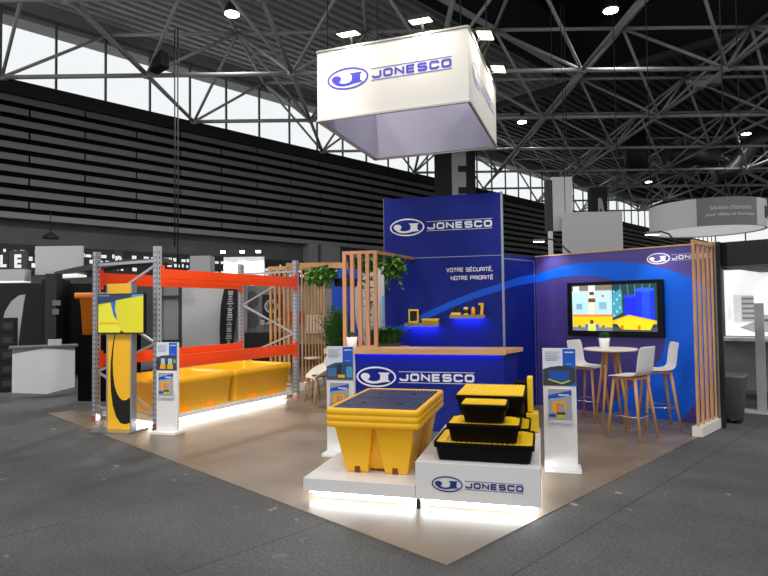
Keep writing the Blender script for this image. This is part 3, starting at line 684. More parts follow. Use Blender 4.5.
# ---- podiums
PO = (-0.70, 5.115); PY = 15.0; PF = frame(PO, PY)
def podium(x0, x1, d, top, label):
    t = thing('podium', label, 'podium', PF(x0, 0, 0), PY)
    w = x1 - x0
    MB().box(0.0, w, 0, d, 0.085, top).build('body', WHITE_LAM, t, bevel=0.004)
    MB().box(0.09, w - 0.09, 0.09, d - 0.09, 0.006, 0.085).build('plinth', WHITE, t)
    mb = MB()
    mb.box(0.03, w - 0.03, 0.075, 0.085, 0.05, 0.08); mb.box(0.03, w - 0.03, d - 0.085, d - 0.075, 0.05, 0.08); mb.box(0.075, 0.085, 0.09, d - 0.09, 0.05, 0.08); mb.box(w - 0.085, w - 0.075, 0.09, d - 0.09, 0.05, 0.08)
    mb.build('light_strip', M((246, 250, 255), 0.4, emit=20.0), t)
    return t
podium(-0.02, 0.968, 1.57, 0.195, 'low white podium under the yellow spill pallet, lit from below')
pr = podium(0.972, 1.965, 1.57, 0.39, 'tall white podium with blue logo under the black trays')
logo(pr, 0.135, 0.222, 0.73, -0.0005, M((26, 46, 120), 0.5))
MB().bar((0.02, 0.02, 0.006), (0.02, 0.02, 0.085), 0.03).build('foot', BLACK, pr)

# ---- yellow spill pallet
SP = thing('spill_pallet', 'yellow spill pallet with black ribbed deck on the low podium', 'spill pallet', PF(0.14, 0.12, 0.195), PY)
mb = MB(); W_, D_ = 0.845, 1.32
cx, cy = W_ / 2, D_ / 2
mb.rloft([(0.02, 0.48, 0.90, 0.05), (0.43, 0.66, 1.10, 0.05)], cx, cy)
def leg(xa, xb, ya, yb, xA, xB, yA, yB, h=0.43):
    mb.hull8([(xa, ya, 0), (xb, ya, 0), (xb, yb, 0), (xa, yb, 0)], [(xA, yA, h), (xB, yA, h), (xB, yB, h), (xA, yB, h)])
# end legs (front and back), three along each side
for f in (0, 1):
    def Y(v): return v if f == 0 else D_ - v
    for (xa, xb, xA, xB) in ((0.14, 0.345, 0.06, 0.415), (0.50, 0.705, 0.43, 0.785)):
        a, b = sorted((Y(0.15), Y(0.40))); A, B = sorted((Y(0.06), Y(0.36)))
        leg(xa, xb, a, b, xA, xB, A, B)
    mb.mat(mb.mats[0] if mb.mats else YEL)
for sx in (0, 1):
    X = (lambda v: v) if sx == 0 else (lambda v: W_ - v)
    a, b = sorted((X(0.155), X(0.36))); A, B = sorted((X(0.07), X(0.34)))
    for yc in (0.50, 0.84): leg(a, b, yc - 0.10, yc + 0.10, A, B, yc - 0.155, yc + 0.155)
mb.mats = [YEL]
mb.build('tank', None, SP, bevel=0.012)
for x in (0.225, 0.57):
    MB().box(x, x + 0.05, 0.138, 0.16, 0.0, 0.095).build('fork_slot', M((120, 66, 4), 0.7), SP)
prof = [(0.415, W_ - 0.08, D_ - 0.08, 0.05)]
for r_ in range(3):
    zb_ = 0.42 + r_ * 0.054
    prof += [(zb_, W_ - 0.014, D_ - 0.014, 0.045), (zb_ + 0.010, W_, D_, 0.05), (zb_ + 0.044, W_, D_, 0.05), (zb_ + 0.053, W_ - 0.014, D_ - 0.014, 0.045)]
prof += [(0.586, W_ - 0.03, D_ - 0.03, 0.04), (0.586, W_ - 0.075, D_ - 0.075, 0.025), (0.555, W_ - 0.075, D_ - 0.075, 0.025)]
MB().rloft(prof, cx, cy).build('rim', YEL, SP)
GR = M((22, 24, 42), 0.4); GRR = M((74, 78, 112), 0.4)
for q in (0, 1):
    mb = MB(); y0 = 0.042 + q * (D_ - 0.084) / 2; y1 = y0 + (D_ - 0.084) / 2 - 0.004
    mb.box(0.042, W_ - 0.042, y0, y1, 0.555, 0.572)
    nn = 20; rb = MB()
    for i in range(nn):
        x = 0.05 + i * (W_ - 0.10) / nn
        rb.box(x, x + 0.020, y0 + 0.006, y1 - 0.006, 0.572, 0.583)
    g = mb.build('deck_grate', GR, SP); rb.build('rib', GRR, g)
    for hx in (0.25, W_ - 0.25): MB().lathe([(0.028, 0.5835), (0.028, 0.586), (0.012, 0.5865)], (hx, (y0 + y1) / 2), 14).build('lift_hole', BLACK, g)

# ---- black trays with yellow grates
def tray(x, y, z, w, d, h, label, notch=0.0, lid=False, pitchrot=None):
    t = thing('spill_tray', label, 'tray', PF(x, y, z), PY)
    mb = MB(); tp = 0.035
    mb.rloft([(0, w - 2 * tp - 0.03, d - 2 * tp - 0.03, 0.02), (0.005, w - 2 * tp, d - 2 * tp, 0.03), (h - 0.045, w - 0.03, d - 0.03, 0.03), (h - 0.042, w, d, 0.03), (h - 0.004, w, d, 0.03), (h, w - 0.004, d - 0.004, 0.03), (h, w - 0.026, d - 0.026, 0.02), (h - 0.03, w - 0.03, d - 0.03, 0.02)], w / 2, d / 2)
    mb.build('body', TRAYB, t)
    mb = MB(); e = 0.016; n = notch
    if n: pts = [(e + n, e), (w - e - n, e), (w - e - n * 0.6, e + n * 0.6), (w - e, e + n), (w - e, d - e - n), (w - e - n * 0.6, d - e - n * 0.6), (w - e - n, d - e), (e + n, d - e), (e + n * 0.6, d - e - n * 0.6), (e, d - e - n), (e, e + n), (e + n * 0.6, e + n * 0.6)]
    else: pts = [(e, e), (w - e, e), (w - e, d - e), (e, d - e)]
    zz = h - 0.006 if not lid else h - 0.01
    mb.polyxy(pts, zz - 0.012, zz + (0.0 if not lid else 0.018))
    g = mb.build('grate', GRATEY, t)
    zt = zz + (0.0 if not lid else 0.018)
    mb = MB(); m = 16
    for i in range(m):
        xx = e + n + 0.01 + i * (w - 2 * e - 2 * n - 0.02) / m
        mb.box(xx, xx + (w - 2 * e - 2 * n) / m * 0.45, e + 0.015, d - e - 0.015, zt, zt + 0.006)
    mb.build('rib', GRATEY, g)
    return t
tray(1.115, 0.05, 0.39, 0.81, 0.60, 0.155, 'largest black tray with yellow grate at the bottom front of the stack', 0.05)
tray(1.22, 0.06, 0.546, 0.60, 0.42, 0.155, 'medium black tray with yellow grate on the largest front tray', 0.045)
tray(1.335, 0.07, 0.702, 0.385, 0.28, 0.155, 'smallest black tray with yellow grate on top of the front stack', 0.0, True)
tray(1.16, 0.70, 0.39, 0.72, 0.57, 0.16, 'black tray with yellow grate on the podium behind the front stack', 0.05)
tray(1.26, 0.72, 0.552, 0.56, 0.56, 0.14, 'black tray with yellow grate between two others at the back of the podium', 0.04)
tray(1.235, 0.50, 0.703, 0.61, 0.72, 0.165, 'long black tray with bright yellow perforated lid on top of the rear stack', 0.0, True)
# trays standing on edge at the right
def edge_tray(x, y, z, dx, dy, h, label):
    t = thing('edge_tray', label, 'tray', PF(x, y, z), PY)
    MB().box(0, dx * 0.5, 0, dy, 0, h).build('body', TRAYB, t, bevel=0.008)
    MB().box(dx * 0.5, dx, 0.01, dy - 0.01, 0.008, h - 0.008).build('grate', GRATEY, t, bevel=0.008)
edge_tray(1.80 - 0.09, 1.30, 0.39, 0.24, 0.22, 0.20, 'yellow faced tray standing on edge at the right rear of the tall podium')
t = thing('edge_tray', 'tall yellow faced tray standing upright above the short one behind the stack', 'tray', PF(1.715, 1.33, 0.592), PY)
MB().box(0, 0.13, 0, 0.18, 0, 0.30).build('body', TRAYB, t, bevel=0.008); MB().box(0.13, 0.185, 0.0, 0.18, 0, 0.345).build('grate', GRATEY, t, bevel=0.008)

# ---- brochure stands
def brochure(loc, yaw, label, kind):
    t = thing('brochure_stand', label, 'brochure stand', loc, yaw)
    MB().box(-0.03 if kind != 'drums' else 0.0, 0.35, -0.10, 0.14, 0.006, 0.04).build('base', WHITE, t, bevel=0.003)
    MB().box(0, 0.32, 0, 0.05, 0.04, 1.225).build('panel', WHITE_LAM, t, bevel=0.003)
    lo, hi = 0.85, 1.225
    polys = [(rect(0.002, 0.318, lo, hi), (214, 220, 234)), (rect(0.195, 0.318, lo, hi - 0.004), (14, 84, 196)),
             (rect(0.215, 0.30, hi - 0.045, hi - 0.033), (200, 216, 240)), (rect(0.225, 0.285, hi - 0.16, hi - 0.152), (120, 170, 230))]
    for i in range(6): polys.append((rect(0.025, 0.17 - (i % 3) * 0.015, hi - 0.04 - i * 0.016, hi - 0.034 - i * 0.016), (150, 154, 166)))
    if kind == 'drums':
        polys += [([(0.002, lo), (0.318, lo), (0.318, lo + 0.17), (0.24, lo + 0.20), (0.16, lo + 0.20), (0.08, lo + 0.19), (0.002, lo + 0.165)], (52, 56, 66)), ([(0.06, lo + 0.065), (0.19, lo + 0.035), (0.255, lo + 0.06), (0.255, lo + 0.15), (0.06, lo + 0.15)], (20, 80, 170)),
                  ([(0.05, lo + 0.07), (0.185, lo + 0.03), (0.265, lo + 0.06), (0.265, lo + 0.05), (0.185, lo + 0.018), (0.05, lo + 0.06)], (220, 216, 30)), ([(0.24, lo), (0.318, lo), (0.318, lo + 0.035)], (14, 84, 196))]
        for i in range(4): polys.append((rect(0.07 + i * 0.048, 0.073 + i * 0.048, lo + 0.065, lo + 0.148), (14, 56, 130)))
    elif kind == 'tanks':
        polys += [([(0.002, lo), (0.318, lo), (0.318, lo + 0.19), (0.2, lo + 0.205), (0.1, lo + 0.2), (0.002, lo + 0.175)], (58, 62, 84)), (rect(0.06, 0.15, lo + 0.02, lo + 0.08), (226, 170, 20)), (rect(0.17, 0.26, lo + 0.02, lo + 0.08), (226, 170, 20)), (rect(0.075, 0.135, lo + 0.08, lo + 0.16), (180, 196, 206)), (rect(0.185, 0.245, lo + 0.08, lo + 0.16), (180, 196, 206)), (rect(0.145, 0.17, lo + 0.01, lo + 0.14), (36, 76, 40)), (rect(0.01, 0.05, lo + 0.05, lo + 0.13), (70, 40, 50)), (rect(0.265, 0.31, lo + 0.1, lo + 0.15), (120, 160, 90))]
    else:
        polys += [([(0.002, lo), (0.318, lo), (0.318, lo + 0.17), (0.2, lo + 0.2), (0.1, lo + 0.19), (0.002, lo + 0.15)], (46, 74, 112)), (rect(0.01, 0.12, lo + 0.04, lo + 0.13), (60, 110, 160)), (rect(0.24, 0.31, lo + 0.03, lo + 0.15), (70, 150, 200)), (rect(0.14, 0.22, lo + 0.02, lo + 0.06), (226, 180, 30)), ([(0.002, lo), (0.318, lo), (0.318, lo + 0.02), (0.002, lo + 0.035)], (84, 78, 84)), (rect(0.13, 0.18, lo + 0.06, lo + 0.17), (34, 40, 52))]
    picture('poster', t, polys, -0.0004)
    # leaflet holder with a leaflet
    lo = 0.49; mb = MB()
    h = MB().box(0.04, 0.28, -0.022, -0.001, lo - 0.01, lo + 0.02).box(0.04, 0.046, -0.022, -0.001, lo, lo + 0.1).box(0.274, 0.28, -0.022, -0.001, lo, lo + 0.1).build('leaflet_holder', M((200, 206, 212), 0.15), t)
    b = thing('leaflet', 'printed leaflet with yellow machine picture held on the ' + label.split(' brochure')[0] + ' stand by ' + label.split(' by ')[1] if ' by ' in label else 'printed leaflet', 'leaflet', loc, yaw)
    MB().box(0.048, 0.272, -0.018, -0.004, lo + 0.021, lo + 0.33).build('pages', WHITE, b)
    a, c = 0.048, 0.272; z = lo + 0.021; zt = lo + 0.33
    picture('cover', b, [(rect(a, c, z, zt), (160, 160, 166)), ([(a, z + 0.20), (c, z + 0.25), (c, zt - 0.01), (a, zt - 0.065)], (16, 74, 190)), (rect(a + 0.10, a + 0.20, zt - 0.065, zt - 0.053), (220, 230, 244)), (rect(a + 0.02, a + 0.09, zt - 0.105, zt - 0.095), (150, 190, 236)), ([(a + 0.035, z + 0.09), (a + 0.08, z + 0.065), (a + 0.17, z + 0.1), (a + 0.17, z + 0.185), (a + 0.04, z + 0.18)], (236, 168, 20)), ([(a + 0.08, z + 0.075), (a + 0.15, z + 0.08), (a + 0.15, z + 0.165), (a + 0.075, z + 0.165)], (230, 120, 20)), (rect(a + 0.10, a + 0.145, z + 0.085, z + 0.15), (130, 160, 180)), (rect(a + 0.08, a + 0.16, z + 0.055, z + 0.075), (30, 30, 26)), (rect(a + 0.085, a + 0.155, z + 0.012, z + 0.055), (190, 180, 20)), (rect(a + 0.005, a + 0.07, z + 0.03, z + 0.06), (24, 70, 170))], -0.018)
    b['label'] = {'drums': 'leaflet with yellow box picture on the stand right of the podiums', 'tanks': 'leaflet with yellow picture on the stand before the orange rack', 'cart': 'leaflet with yellow picture on the stand before the counter'}[kind]
brochure((1.60, 5.97, 0), 15, 'white brochure stand with blue drums poster right of the tall podium', 'drums')
brochure((-3.10, 7.98, 0), 15, 'white brochure stand with white tanks poster at the rack corner', 'tanks')
brochure((-0.665, 6.68, 0), 15, 'white brochure stand with warehouse poster before the left end of the counter', 'cart')

# ---- bar table and stools
TB = thing('bar_table', 'round white bar table on splayed wooden legs between the stools', 'table', (3.09, 8.05, 0.006), 0)
MB().lathe([(0.0, 1.035), (0.345, 1.035), (0.35, 1.04), (0.35, 1.055), (0.345, 1.06), (0.0, 1.06)][1:-1], n=40).build('tabletop', M((236, 226, 212), 0.4), TB)
for k in range(4):
    a = R(40 + 90 * k); MB().tube((0.09 * math.cos(a), 0.09 * math.sin(a), 1.036), (0.255 * math.cos(a), 0.255 * math.sin(a), 0), 0.022, 0.014).build('leg', LEGWOOD, TB)
MB().box(-0.1, 0.1, -0.1, 0.1, 1.0, 1.035).build('leg_mount', LEGWOOD, TB)
pot_plant((3.02, 8.08, 1.066), 'small green plant in a white pot on the round bar table', 0.075, 0.14, seed=6)
def shell(name, parent, prof, mat, th=0.012, taper=None):
    "curved seat shell from a side profile [(y, z, half width, edge lift)]"
    bm = bmesh.new(); nx = 9; g = []
    for (y, z, hw, up) in prof:
        row = []
        for i in range(nx):
            u = -1 + 2 * i / (nx - 1)
            row.append(bm.verts.new((u * hw, y - (abs(u) ** 2.2) * (0.0 if up >= 0 else -up), z + (abs(u) ** 2.2) * (up if up > 0 else 0))))
        g.append(row)
    for a in range(len(g) - 1):
        for i in range(nx - 1):
            f = bm.faces.new((g[a][i], g[a][i + 1], g[a + 1][i + 1], g[a + 1][i])); f.smooth = True
    me = bpy.data.meshes.new(name); bm.to_mesh(me); bm.free(); me.materials.append(mat)
    o = bpy.data.objects.new(name, me); COL.objects.link(o); o.parent = parent
    s = o.modifiers.new('solid', 'SOLIDIFY'); s.thickness = th; s.offset = -1
    ss = o.modifiers.new('sub', 'SUBSURF'); ss.levels = 1; ss.render_levels = 2
    return o
SHELL = M((232, 230, 226), 0.35)
def stool(loc, face, label):
    t = thing('bar_stool', label, 'bar stool', loc, face + 180, 'white bar stools around the bar table')
    shell('seat_shell', t, [(-0.215, 0.765, 0.185, 0.0), (-0.19, 0.782, 0.205, 0.0), (-0.08, 0.778, 0.215, 0.01), (0.05, 0.772, 0.212, 0.015), (0.13, 0.785, 0.205, 0.012), (0.178, 0.825, 0.20, -0.01), (0.20, 0.90, 0.20, -0.022), (0.218, 1.0, 0.198, -0.03), (0.235, 1.10, 0.19, -0.03), (0.24, 1.145, 0.18, -0.02)], SHELL)
    MB().box(-0.15, 0.15, -0.15, 0.13, 0.735, 0.765).build('seat_frame', LEGWOOD, t)
    for sx in (-1, 1):
        for sy in (-1, 1):
            MB().tube((sx * 0.14, sy * 0.135 - 0.01, 0.75), (sx * 0.215, sy * 0.215, 0.0), 0.021, 0.014).build('leg', LEGWOOD, t)
    q = 0.187; MB().path([(-q, -q, 0.29), (q, -q, 0.29), (q, q, 0.29), (-q, q, 0.29), (-q, -q, 0.29)], 0.008).build('footrest', M((200, 200, 205), 0.2, 0.9), t)
stool((2.95, 8.55, 0.006), 140, 'white bar stool left of the bar table, facing right')
stool((3.06, 7.32, 0.006), -38, 'white bar stool nearest the camera, its back hiding part of the table')
stool((3.68, 7.95, 0.006), -80, 'white bar stool right of the bar table against the blue wall')

# ---- pallet rack with yellow sumps
RO = (-3.18, 8.22); RY = 29.6; RF = frame(RO, RY)
RK = thing('pallet_rack', 'grey steel pallet rack with orange beams around the yellow sumps', 'pallet rack', (*RO, 0), RY)
LEN = 3.10; WID = 1.36
HOLE = M((40, 42, 48), 0.6); UPR = M((176, 181, 190), 0.4, 0.35)
for (x, y) in ((0, 0), (-WID, 0), (0, LEN), (-WID, LEN)):
    mb = MB(); mb.mat(UPR)
    mb.box(x - 0.045, x + 0.045, y - 0.04, y - 0.035, 0.012, 2.56); mb.box(x - 0.045, x - 0.035, y - 0.04, y + 0.04, 0.012, 2.56); mb.box(x + 0.035, x + 0.045, y - 0.04, y + 0.04, 0.012, 2.56); mb.box(x - 0.045, x - 0.02, y + 0.03, y + 0.04, 0.012, 2.56); mb.box(x + 0.02, x + 0.045, y + 0.03, y + 0.04, 0.012, 2.56)
    mb.mat(HOLE)
    for i in range(33):
        z = 0.12 + i * 0.073
        mb.box(x - 0.028, x - 0.016, y - 0.0415, y - 0.04, z, z + 0.036); mb.box(x + 0.016, x + 0.028, y - 0.0415, y - 0.04, z, z + 0.036); mb.box(x + 0.045, x + 0.0465, y - 0.01, y + 0.006, z, z + 0.03)
    mb.build('upright', None, RK)
    mb = MB(); mb.box(x - 0.07, x + 0.07, y - 0.055, y + 0.055, 0.006, 0.012); mb.box(x - 0.05, x + 0.05, y - 0.045, y - 0.041, 0.012, 0.09)
    mb.build('foot_plate', M((150, 84, 74), 0.5), RK)
for x in (0.0, -WID):
    for (z0, z1) in ((2.06, 2.245), (0.83, 1.01)):
        mb = MB(); mb.box(x - 0.022 + 0.02, x + 0.022 + 0.02, 0.045, LEN - 0.045, z0, z1); mb.box(x + 0.042, x + 0.047, 0.045, LEN - 0.045, z0 + 0.05, z1 - 0.06)
        for yy in (0.047, LEN - 0.047): mb.box(x + 0.02, x + 0.055, yy - 0.03, yy + 0.03, z0 - 0.07, z1 + 0.05)
        mb.build('beam', ORANGE, RK)
for y in (0, LEN):
    MB().bar((-0.04, y, 0.22), (-WID + 0.04, y, 0.22), 0.03).build('frame_tie', UPR, RK); MB().bar((-0.04, y, 2.36), (-WID + 0.04, y, 2.36), 0.03, 0.04).build('frame_tie', UPR, RK)
    zz = [2.30, 1.75, 1.2, 0.75, 0.25]
    for i in range(4):
        a, b = (-0.04, -WID + 0.04) if i % 2 == 0 else (-WID + 0.04, -0.04)
        MB().bar((a, y, zz[i]), (b, y, zz[i + 1]), 0.025, 0.03).build('brace', UPR, RK)
PL = thing('rack_platform', 'low white platform lit from below inside the pallet rack', 'platform', (*RO, 0), RY)
MB().box(-WID + 0.07, -0.05, 0.05, LEN - 0.05, 0.085, 0.15).build('body', WHITE_LAM, PL)
MB().box(-WID + 0.15, -0.16, 0.15, LEN - 0.15, 0.006, 0.085).build('plinth', WHITE, PL)
MB().box(-0.16, -0.148, 0.1, LEN - 0.12, 0.035, 0.08).box(-WID + 0.12, -0.12, 0.09, 0.10, 0.035, 0.08).build('light_strip', M((255, 252, 240), 0.4, emit=16.0), PL)
def sump(y0, y1, label):
    w, d, h = WID - 0.16, y1 - y0, 0.52
    t = thing('yellow_sump', label, 'spill sump', RF(-0.05 - w, y0, 0.15), RY, 'open yellow sumps in the pallet rack')
    MB().rloft([(0, w - 0.14, d - 0.14, 0.05), (0.01, w - 0.12, d - 0.12, 0.06), (h - 0.10, w - 0.04, d - 0.04, 0.06), (h - 0.09, w, d, 0.06), (h - 0.005, w, d, 0.06), (h, w - 0.01, d - 0.01, 0.06), (h, w - 0.13, d - 0.13, 0.05), (h - 0.06, w - 0.16, d - 0.16, 0.05), (0.05, w - 0.22, d - 0.22, 0.05)], w / 2, d / 2).build('tank', YEL, t)
    for fy in (0.33, 0.67):
        mb = MB(); yc = d * fy
        mb.hull8([(w - 0.10, yc - 0.10, 0), (w - 0.03, yc - 0.10, 0), (w - 0.03, yc + 0.10, 0), (w - 0.10, yc + 0.10, 0)], [(w - 0.10, yc - 0.06, 0.07), (w - 0.045, yc - 0.06, 0.07), (w - 0.045, yc + 0.06, 0.07), (w - 0.10, yc + 0.06, 0.07)])
        mb.hull8([(w - 0.10, yc - 0.04, 0.07), (w - 0.05, yc - 0.04, 0.07), (w - 0.05, yc + 0.04, 0.07), (w - 0.10, yc + 0.04, 0.07)], [(w - 0.10, yc - 0.02, 0.26), (w - 0.047, yc - 0.02, 0.26), (w - 0.047, yc + 0.02, 0.26), (w - 0.10, yc + 0.02, 0.26)])
        mb.build('rib', M((255, 156, 20), 0.4), t)
    return t
sump(0.10, 1.555, 'near open yellow sump on the rack platform')
sump(1.565, 3.05, 'far open yellow sump on the rack platform')

# ---- yellow totem with small screen
TM = thing('totem', 'yellow totem with black curve and grey sides in front of the rack', 'totem', (-3.86, 8.19, 0), 15)
MB().box(-0.12, 0.50, -0.22, 0.22, 0.006, 0.03).build('base', M((160, 164, 170), 0.3, 0.8), TM)
MB().box(0.0, 0.37, 0, 0.10, 0.03, 2.04).build('panel', M((250, 190, 30), 0.42), TM)
MB().box(0.37, 0.39, -0.005, 0.105, 0.03, 2.04).box(-0.02, 0, -0.005, 0.105, 0.03, 2.04).build('side_profile', M((170, 174, 180), 0.35, 0.7), TM)
oc = [(0.11, 1.34), (0.075, 1.15), (0.05, 0.95), (0.045, 0.75), (0.055, 0.55), (0.085, 0.35), (0.14, 0.2), (0.21, 0.115), (0.29, 0.10), (0.37, 0.125)]
ic = [(0.125, 1.34), (0.095, 1.15), (0.082, 0.95), (0.09, 0.78), (0.115, 0.62), (0.155, 0.52), (0.195, 0.46), (0.24, 0.43), (0.30, 0.43), (0.37, 0.475)]
MB().ribbon(oc, ic, -0.0015, 0).build('curve_print', M((10, 10, 12), 0.4), TM)
ts = thing('small_screen', 'small landscape screen on the yellow totem showing a yellow picture', 'television', frame((-3.86, 8.19), 15)(-0.125, -0.055, 1.345), 15)
MB().box(0, 0.755, 0, 0.05, 0, 0.555).build('casing', M((12, 12, 14), 0.3), ts)
a, b, c, d = 0.015, 0.74, 0.018, 0.54
picture('screen', ts, [(rect(a, b, c, d), (196, 190, 30)), ([(a, d - 0.13), (0.27, d - 0.10), (0.30, d - 0.08), (b, d - 0.015), (b, d), (a, d)], (28, 54, 82)), ([(a, d - 0.02), (a, d), (0.2, d), (0.18, d - 0.025)], (60, 120, 170)), ([(0.56, d - 0.045), (b, d - 0.015), (b, d), (0.56, d)], (70, 130, 190)),
   ([(0.21, d - 0.11), (0.30, d - 0.09), (0.285, d - 0.2), (0.325, d - 0.35), (0.27, d - 0.3), (0.235, d - 0.18)], (36, 90, 170)), ([(a, d - 0.165), (0.22, d - 0.12), (0.25, d - 0.27), (0.4, c), (a, c)], (206, 204, 44)), (rect(0.03, 0.40, c + 0.105, c + 0.15), (214, 180, 30)), (rect(0.04, 0.36, c + 0.122, c + 0.132), (190, 150, 40)), ([(0.38, c + 0.03), (0.44, c), (0.37, c)], (40, 50, 70))], 0.0, 0.4)

# ---- slat fence at the back left with its beam and vine
FO = (-1.72, 11.92)
FE = thing('slat_fence', 'tall pine slat fence on a white base behind the pallet rack', 'slat screen', (*FO, 0), 15)
MB().box(-0.02, 0.10, 0.0, 1.32, 0.006, 0.155).box(-0.80, -0.02, -0.02, 0.10, 0.006, 0.155).build('base', M((226, 222, 212), 0.5), FE)
for i in range(8):
    y = 0.02 + i * 0.18; MB().box(0.025, 0.05, y, y + 0.035, 0.155, 2.46).build('slat', WOOD, FE)
for i in range(7):
    x = -0.68 + i * 0.10; MB().box(x, x + 0.04, 0.02, 0.065, 0.155, 2.46).build('slat', WOOD, FE)
MB().box(-0.70, 0.07, 0.0, 0.08, 2.46, 2.54).box(-0.005, 0.075, 0.08, 1.30, 2.46, 2.54).build('top_rail', WOODH, FE)
p0 = frame(FO, 15)(-0.25, -0.03, 2.56); p1 = CF(-2.24, 0.30, 2.28)
BMm = MB(); BMm.bar(p0, p1, 0.06, 0.085); tag(BMm.build('overhead_beam', WOODH), 'long pine beam running overhead from the slat fence to the counter screen', 'beam')
lerp = lambda t: tuple(p0[i] + (p1[i] - p0[i]) * t for i in range(3))
pv = lerp(0.64); hanging_ivy((pv[0], pv[1], pv[2] - 0.03), 68, (0.8, 0.14, 0.15), 620, ((-0.7, 0.3), (-0.2, 0.2), (0.5, 0.2)), 'green vine hanging from the overhead beam by the slat fence', 11)
# ---- meeting corner behind the counter
BW = thing('graphic_wall', 'bright blue and white printed wall at the back of the meeting corner', 'wall panel', (-1.02, 11.45, 0), 4)
MB().box(0, 1.35, 0, 0.06, 0, 2.46).build('panel', M((224, 218, 214), 0.5), BW)
mb = MB(); mb.ribbon([(0, 2.46), (0, 1.9), (0, 1.3), (0, 0.7), (0, 0.2)], [(0.62, 2.46), (0.40, 1.9), (0.48, 1.3), (0.75, 0.7), (1.1, 0.2)], -0.002, 0); mb.build('printed_curve', M((16, 84, 214), 0.45), BW)
mb = MB(); mb.box(0.80, 0.90, -0.0015, 0, 0.9, 1.75); mb.box(0.98, 1.08, -0.0015, 0, 1.1, 1.9); mb.build('printed_window', M((120, 190, 236), 0.5), BW)
mb = MB()
for i in range(7): mb.bar((0.9 + 0.02 * i, -0.001, 0.9 + i * 0.12), (1.3, -0.001, 1.0 + i * 0.13), 0.004, 0.012)
for i in range(4): mb.box(0.95 + i * 0.1, 0.957 + i * 0.1, -0.0015, 0, 0.8, 1.8)
mb.build('printed_lines', M((120, 112, 118), 0.5), BW)
PN = thing('pendant_lamp', 'wide black pendant lamp hanging behind the counter slats', 'lamp', (-0.63, 9.62, 2.02), 0)
MB().lathe([(0.185, 0.0), (0.19, 0.01), (0.19, 0.13), (0.06, 0.14), (0.05, 0.2), (0.015, 0.23)], n=28).build('shade', M((20, 19, 20), 0.5), PN)
MB().tube((0, 0, 0.22), (0, 0, 0.56), 0.006, n=6).build('cord', BLACK, PN)
PP = thing('palm_plant', 'large bushy green plant in a dark planter behind the white armchair', 'plant', (-0.92, 11.0, 0.006), 0)
MB().rloft([(0, 0.30, 0.26, 0.03), (0.75, 0.36, 0.3, 0.03), (0.75, 0.3, 0.26, 0.02), (0.7, 0.28, 0.24, 0.02)]).build('planter', M((44, 40, 38), 0.6), PP)
mb = MB(); rnd = random.Random(21)
for i in range(190):
    a = rnd.uniform(0, 6.28); l = rnd.uniform(0.55, 1.4); sp = rnd.uniform(0.1, 0.42); pts = []
    for k in range(6):
        u = k / 5; pts.append(Vector((math.cos(a) * sp * u ** 1.3, math.sin(a) * sp * u ** 1.3, 0.72 + l * (u - 0.28 * u * u * u))))
    for k in range(5):
        d = (pts[k + 1] - pts[k]); sd = Vector((-math.sin(a), math.cos(a), 0))
        for j in range(2):
            q = pts[k] + d * j * 0.5
            for sgn in (-1, 1):
                tip = q + sd * sgn * 0.095 * (1.1 - k / 6) + d.normalized() * 0.05 - Vector((0, 0, 0.012)); mb.quad(q, q + d * 0.22 + sd * sgn * 0.02, tip, q - d * 0.02 + sd * sgn * 0.025)
mb.build('foliage', LEAFD, PP, normals=False)
AC = thing('armchair', 'white shell armchair with wooden legs behind the counter end', 'chair', (-1.15, 10.45, 0.006), 60)
shell('seat_shell', AC, [(-0.22, 0.44, 0.20, 0.0), (-0.15, 0.455, 0.235, 0.06), (0, 0.445, 0.265, 0.16), (0.12, 0.45, 0.285, 0.2), (0.20, 0.52, 0.28, 0.16), (0.235, 0.64, 0.25, -0.08), (0.25, 0.75, 0.21, -0.08), (0.255, 0.80, 0.17, -0.05)], M((234, 230, 220), 0.4), 0.014)
MB().box(-0.14, 0.14, -0.12, 0.14, 0.455, 0.475).build('seat_pad', M((84, 60, 44), 0.8), AC)
for sx in (-1, 1):
    for sy in (-1, 1): MB().tube((sx * 0.14, sy * 0.13, 0.45), (sx * 0.22, sy * 0.22, 0), 0.018, 0.011).build('leg', LEGWOOD, AC)
MT = thing('meeting_table', 'low round pale wood table beside the white armchair', 'table', (-1.36, 11.05, 0.006), 0)
MB().lathe([(0.16, 0.715), (0.165, 0.72), (0.165, 0.738), (0.16, 0.742)], n=28).build('tabletop', M((222, 204, 180), 0.5), MT); [MB().tube((0.05 * math.cos(a), 0.05 * math.sin(a), 0.716), (0.15 * math.cos(a), 0.15 * math.sin(a), 0), 0.014, 0.01).build('leg', LEGWOOD, MT) for a in (0.6, 2.7, 4.8)]

# ================================================================== NEIGHBOURING STANDS (black and white surroundings)
GREY = M((150, 150, 150), 0.6); LGREY = M((196, 196, 196), 0.55); DGREY = M((44, 44, 45), 0.7); MGREY = M((104, 104, 104), 0.6); NWHITE = M((224, 224, 224), 0.5)
def simple(name, label, cat, parts, loc=(0, 0, 0), yaw=0.0, group=None):
    t = thing(name, label, cat, loc, yaw, group)
    for nm, m, boxes in parts:
        mb = MB()
        for b in boxes: mb.box(*b)
        mb.build(nm, m, t)
    return t
